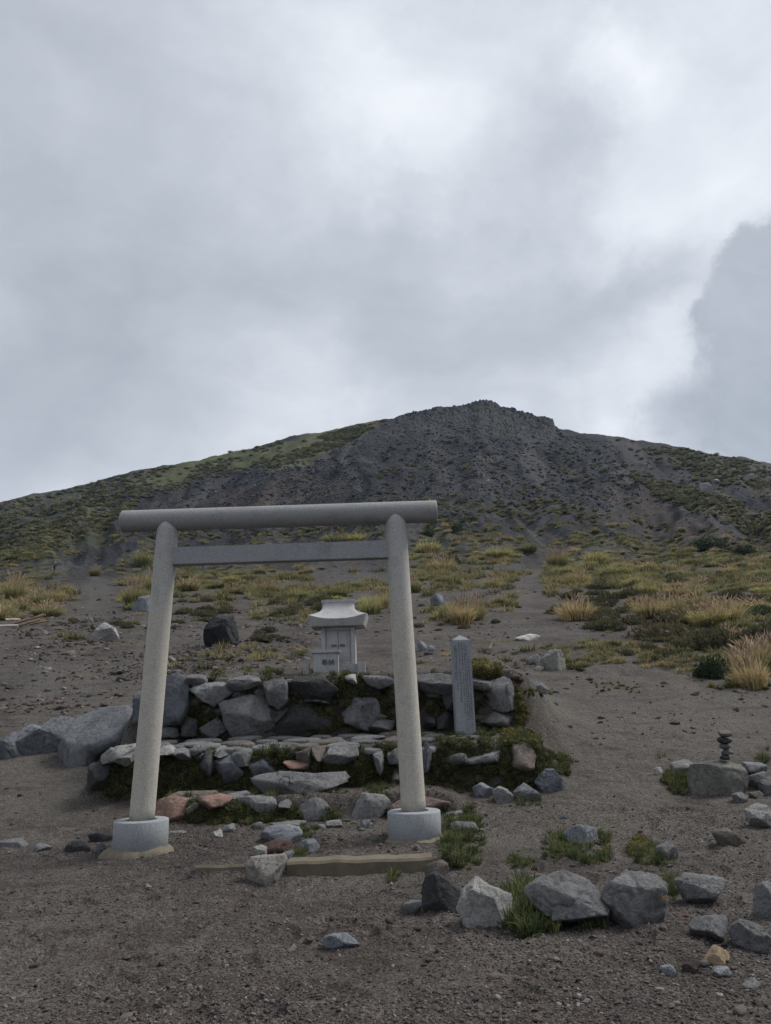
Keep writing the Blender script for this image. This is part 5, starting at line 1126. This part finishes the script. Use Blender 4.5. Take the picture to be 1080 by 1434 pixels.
# ------------------------------------------------------------------ summit crags
def crags():
    rng = random.Random(8); g0 = hit([690], [578])[0]
    root = empty('summit_outcrop', Vector(g0), 'jagged dark rock outcrop crowning the summit of the cone', 'rock outcrop')
    SK = [(540, 592), (545, 588), (560, 583), (575, 579), (600, 573), (610, 570), (625, 569), (640, 568), (655, 567), (665, 563), (672, 561), (680, 559), (687, 560), (697, 566), (702, 569), (720, 573), (735, 578), (745, 580), (752, 584), (760, 582), (770, 585), (775, 588), (778, 600), (786, 604)]
    U = np.arange(540, 786.1, .8); OFF = np.concatenate([np.linspace(-46, -6, 46), np.linspace(-5, 7, 22)])
    sky = np.interp(U, [p[0] for p in SK], [p[1] for p in SK]); dx, dy, dz = rays(U, sky); A = dx / dy; E = dz / dy
    yc = np.interp(A, CA, CD) - 3
    Y = yc[:, None] + OFF[None, :]; X = A[:, None] * Y; T = height(X, Y, False)
    top = EZ + E * yc; need = np.maximum(top - height(A * yc, yc, False), 0.0) + .2
    f = np.where(OFF < 0, np.clip(1 + OFF / 46, 0, 1) ** 1.5, np.clip(1 - OFF / 7, 0, 1))
    blk = lambda sc, sd: np.floor((n2d(X * sc + .6 * n2d(X * sc * 2, Y * sc * 2, sd + 9), Y * sc, sd) * .5 + .5) * 5) / 5
    jag = .5 * blk(.22, 701) + .35 * blk(.5, 702) + .25 * n2d(X * 1.1, Y * 1.1, 703)
    edge = np.minimum(sstep(540, 560, U), 1 - sstep(780, 785, U))[:, None]
    ZZ = T - .9 + (need[:, None] * f[None, :] + .8) * edge + edge * (jag - .35) * np.where(OFF < 0, .9 + 2.6 * np.clip(1 + OFF / 46, 0, 1), 2.0 * np.clip(1 - OFF / 7, 0, 1))[None, :]
    ZZ[:, 0] = T[:, 0] - 1.5; ZZ[:, -1] = T[:, -1] - 1.5; ZZ[0] = T[0] - 1.5; ZZ[-1] = T[-1] - 1.5
    nu, no = X.shape; V = np.stack([X, Y, ZZ], -1).reshape(-1, 3) - np.array(root.location)
    i = np.arange(nu - 1)[:, None]; j = np.arange(no - 1)[None, :]
    F = np.stack(np.broadcast_arrays(i * no + j, (i + 1) * no + j, (i + 1) * no + j + 1, i * no + j + 1), -1).reshape(-1, 4)
    o = link('crest', new_mesh('crest', V, F, False), 'crag_rock', root)
    ms = [rock_mesh([(math.cos(t) * rng.uniform(.7, 1.1), math.sin(t) * rng.uniform(.7, 1.15)) for t in np.linspace(0, 6.283, 8, endpoint=False)], .8, 600 + k, 4, 9, .36, .4, False) for k in range(6)]
    for m_ in ms: m_.materials.append(MATS['andesite_rock'])
    pts = [(rng.uniform(545, 790), rng.uniform(572, 640)) for _ in range(170)]
    pts += [(u, np.interp(u, [p[0] for p in SKY_PX], [p[1] for p in SKY_PX]) + rng.uniform(3, 10)) for u in np.linspace(560, 785, 60)]
    pts = [(u, v) for u, v in pts if v > np.interp(u, [p[0] for p in SKY_PX], [p[1] for p in SKY_PX]) + 2]
    P = hit([p[0] for p in pts], [p[1] for p in pts])
    for k, g in enumerate(P):
        s = rng.uniform(.5, 1.7) if k < len(P) - 60 else rng.uniform(.8, 1.9)
        o = link('crag', rng.choice(ms), None, root); o.location = Vector(g) - root.location + Vector((0, 0, -s * .2)); o.scale = (s * rng.uniform(.8, 1.5), s, s * rng.uniform(.7, 1.25)); o.rotation_euler = (rng.uniform(-.3, .3), rng.uniform(-.4, .4), rng.uniform(0, 6.28))
        c = rng.uniform(.028, .065); o.color = (c, c, c * 1.06, 1)
crags()
# ------------------------------------------------------------------ hiker far up the left trail
def hiker():
    g = hit([76], [802])[0]; H = 1.72
    root = empty('person', Vector(g), 'distant walker in dark clothes with pale hat climbing the left trail', 'person')
    J = {'pelvis': (0, 0, .93), 'chest': (0, .07, 1.28), 'neck': (0, .10, 1.46), 'head': (0, .13, 1.57), 'crown': (0, .14, 1.68), 'hl': (-.10, 0, .88), 'hr': (.10, 0, .88), 'kl': (-.11, .14, .50), 'kr': (.10, -.02, .48), 'al': (-.11, .16, .09), 'ar': (.10, -.20, .10), 'tl': (-.11, .30, .04), 'tr': (.10, -.07, .03),
         'sl': (-.19, .08, 1.40), 'sr': (.19, .08, 1.40), 'el': (-.26, .0, 1.14), 'er': (.26, .05, 1.14), 'wl': (-.25, .16, .95), 'wr': (.25, .22, .98)}
    E = [('pelvis', 'chest'), ('chest', 'neck'), ('neck', 'head'), ('head', 'crown'), ('pelvis', 'hl'), ('pelvis', 'hr'), ('hl', 'kl'), ('hr', 'kr'), ('kl', 'al'), ('kr', 'ar'), ('al', 'tl'), ('ar', 'tr'), ('chest', 'sl'), ('chest', 'sr'), ('sl', 'el'), ('sr', 'er'), ('el', 'wl'), ('er', 'wr')]
    R = {'pelvis': .14, 'chest': .16, 'neck': .06, 'head': .095, 'crown': .07, 'hl': .10, 'hr': .10, 'kl': .065, 'kr': .065, 'al': .045, 'ar': .045, 'tl': .04, 'tr': .04, 'sl': .075, 'sr': .075, 'el': .05, 'er': .05, 'wl': .035, 'wr': .035}
    ks = list(J); me = bpy.data.meshes.new('body'); me.from_pydata([J[k] for k in ks], [(ks.index(a), ks.index(b)) for a, b in E], [])
    body = link('body', me, 'dark_cloth', root); sk = body.modifiers.new('skin', 'SKIN')
    for k, v in enumerate(me.skin_vertices[0].data if me.skin_vertices else []): v.radius = (R[ks[k]],) * 2
    if not me.skin_vertices:
        bm = bmesh.new(); bm.from_mesh(me); ly = bm.verts.layers.skin.verify()
        for v in bm.verts: v[ly].radius = (R[ks[v.index]],) * 2; v[ly].use_root = v.index == 0
        bm.to_mesh(me); bm.free()
    body.modifiers.new('sub', 'SUBSURF').levels = 1
    V, F = lathe([(.16, .0), (.165, .012), (.10, .03), (.098, .09), (.06, .12)], 20); h = link('hat', new_mesh('hat', V, F, True), 'pale_cloth', root, (0, .135, 1.64))
    link('backpack', bm_mesh(box(-.16, .16, -.22, -.04, 1.0, 1.46, .05), 'backpack', True), 'grey_cloth', root)
    root.rotation_euler = (0, 0, math.radians(-12))
hiker()

# ------------------------------------------------------------------ thin damp air over the whole slope
def haze():
    m = bpy.data.materials.new('haze'); m.use_nodes = True; t = m.node_tree; t.nodes.clear()
    o = t.nodes.new('ShaderNodeOutputMaterial'); v = t.nodes.new('ShaderNodeVolumePrincipled'); v.inputs['Color'].default_value = (.55, .76, 1.0, 1); v.inputs['Density'].default_value = .00008
    t.links.new(v.outputs[0], o.inputs['Volume']); MATS['haze'] = m
    link('haze', bm_mesh(box(-790, 790, -790, 790, -34, 186, 0), 'haze'), 'haze', kind='stuff')
haze()
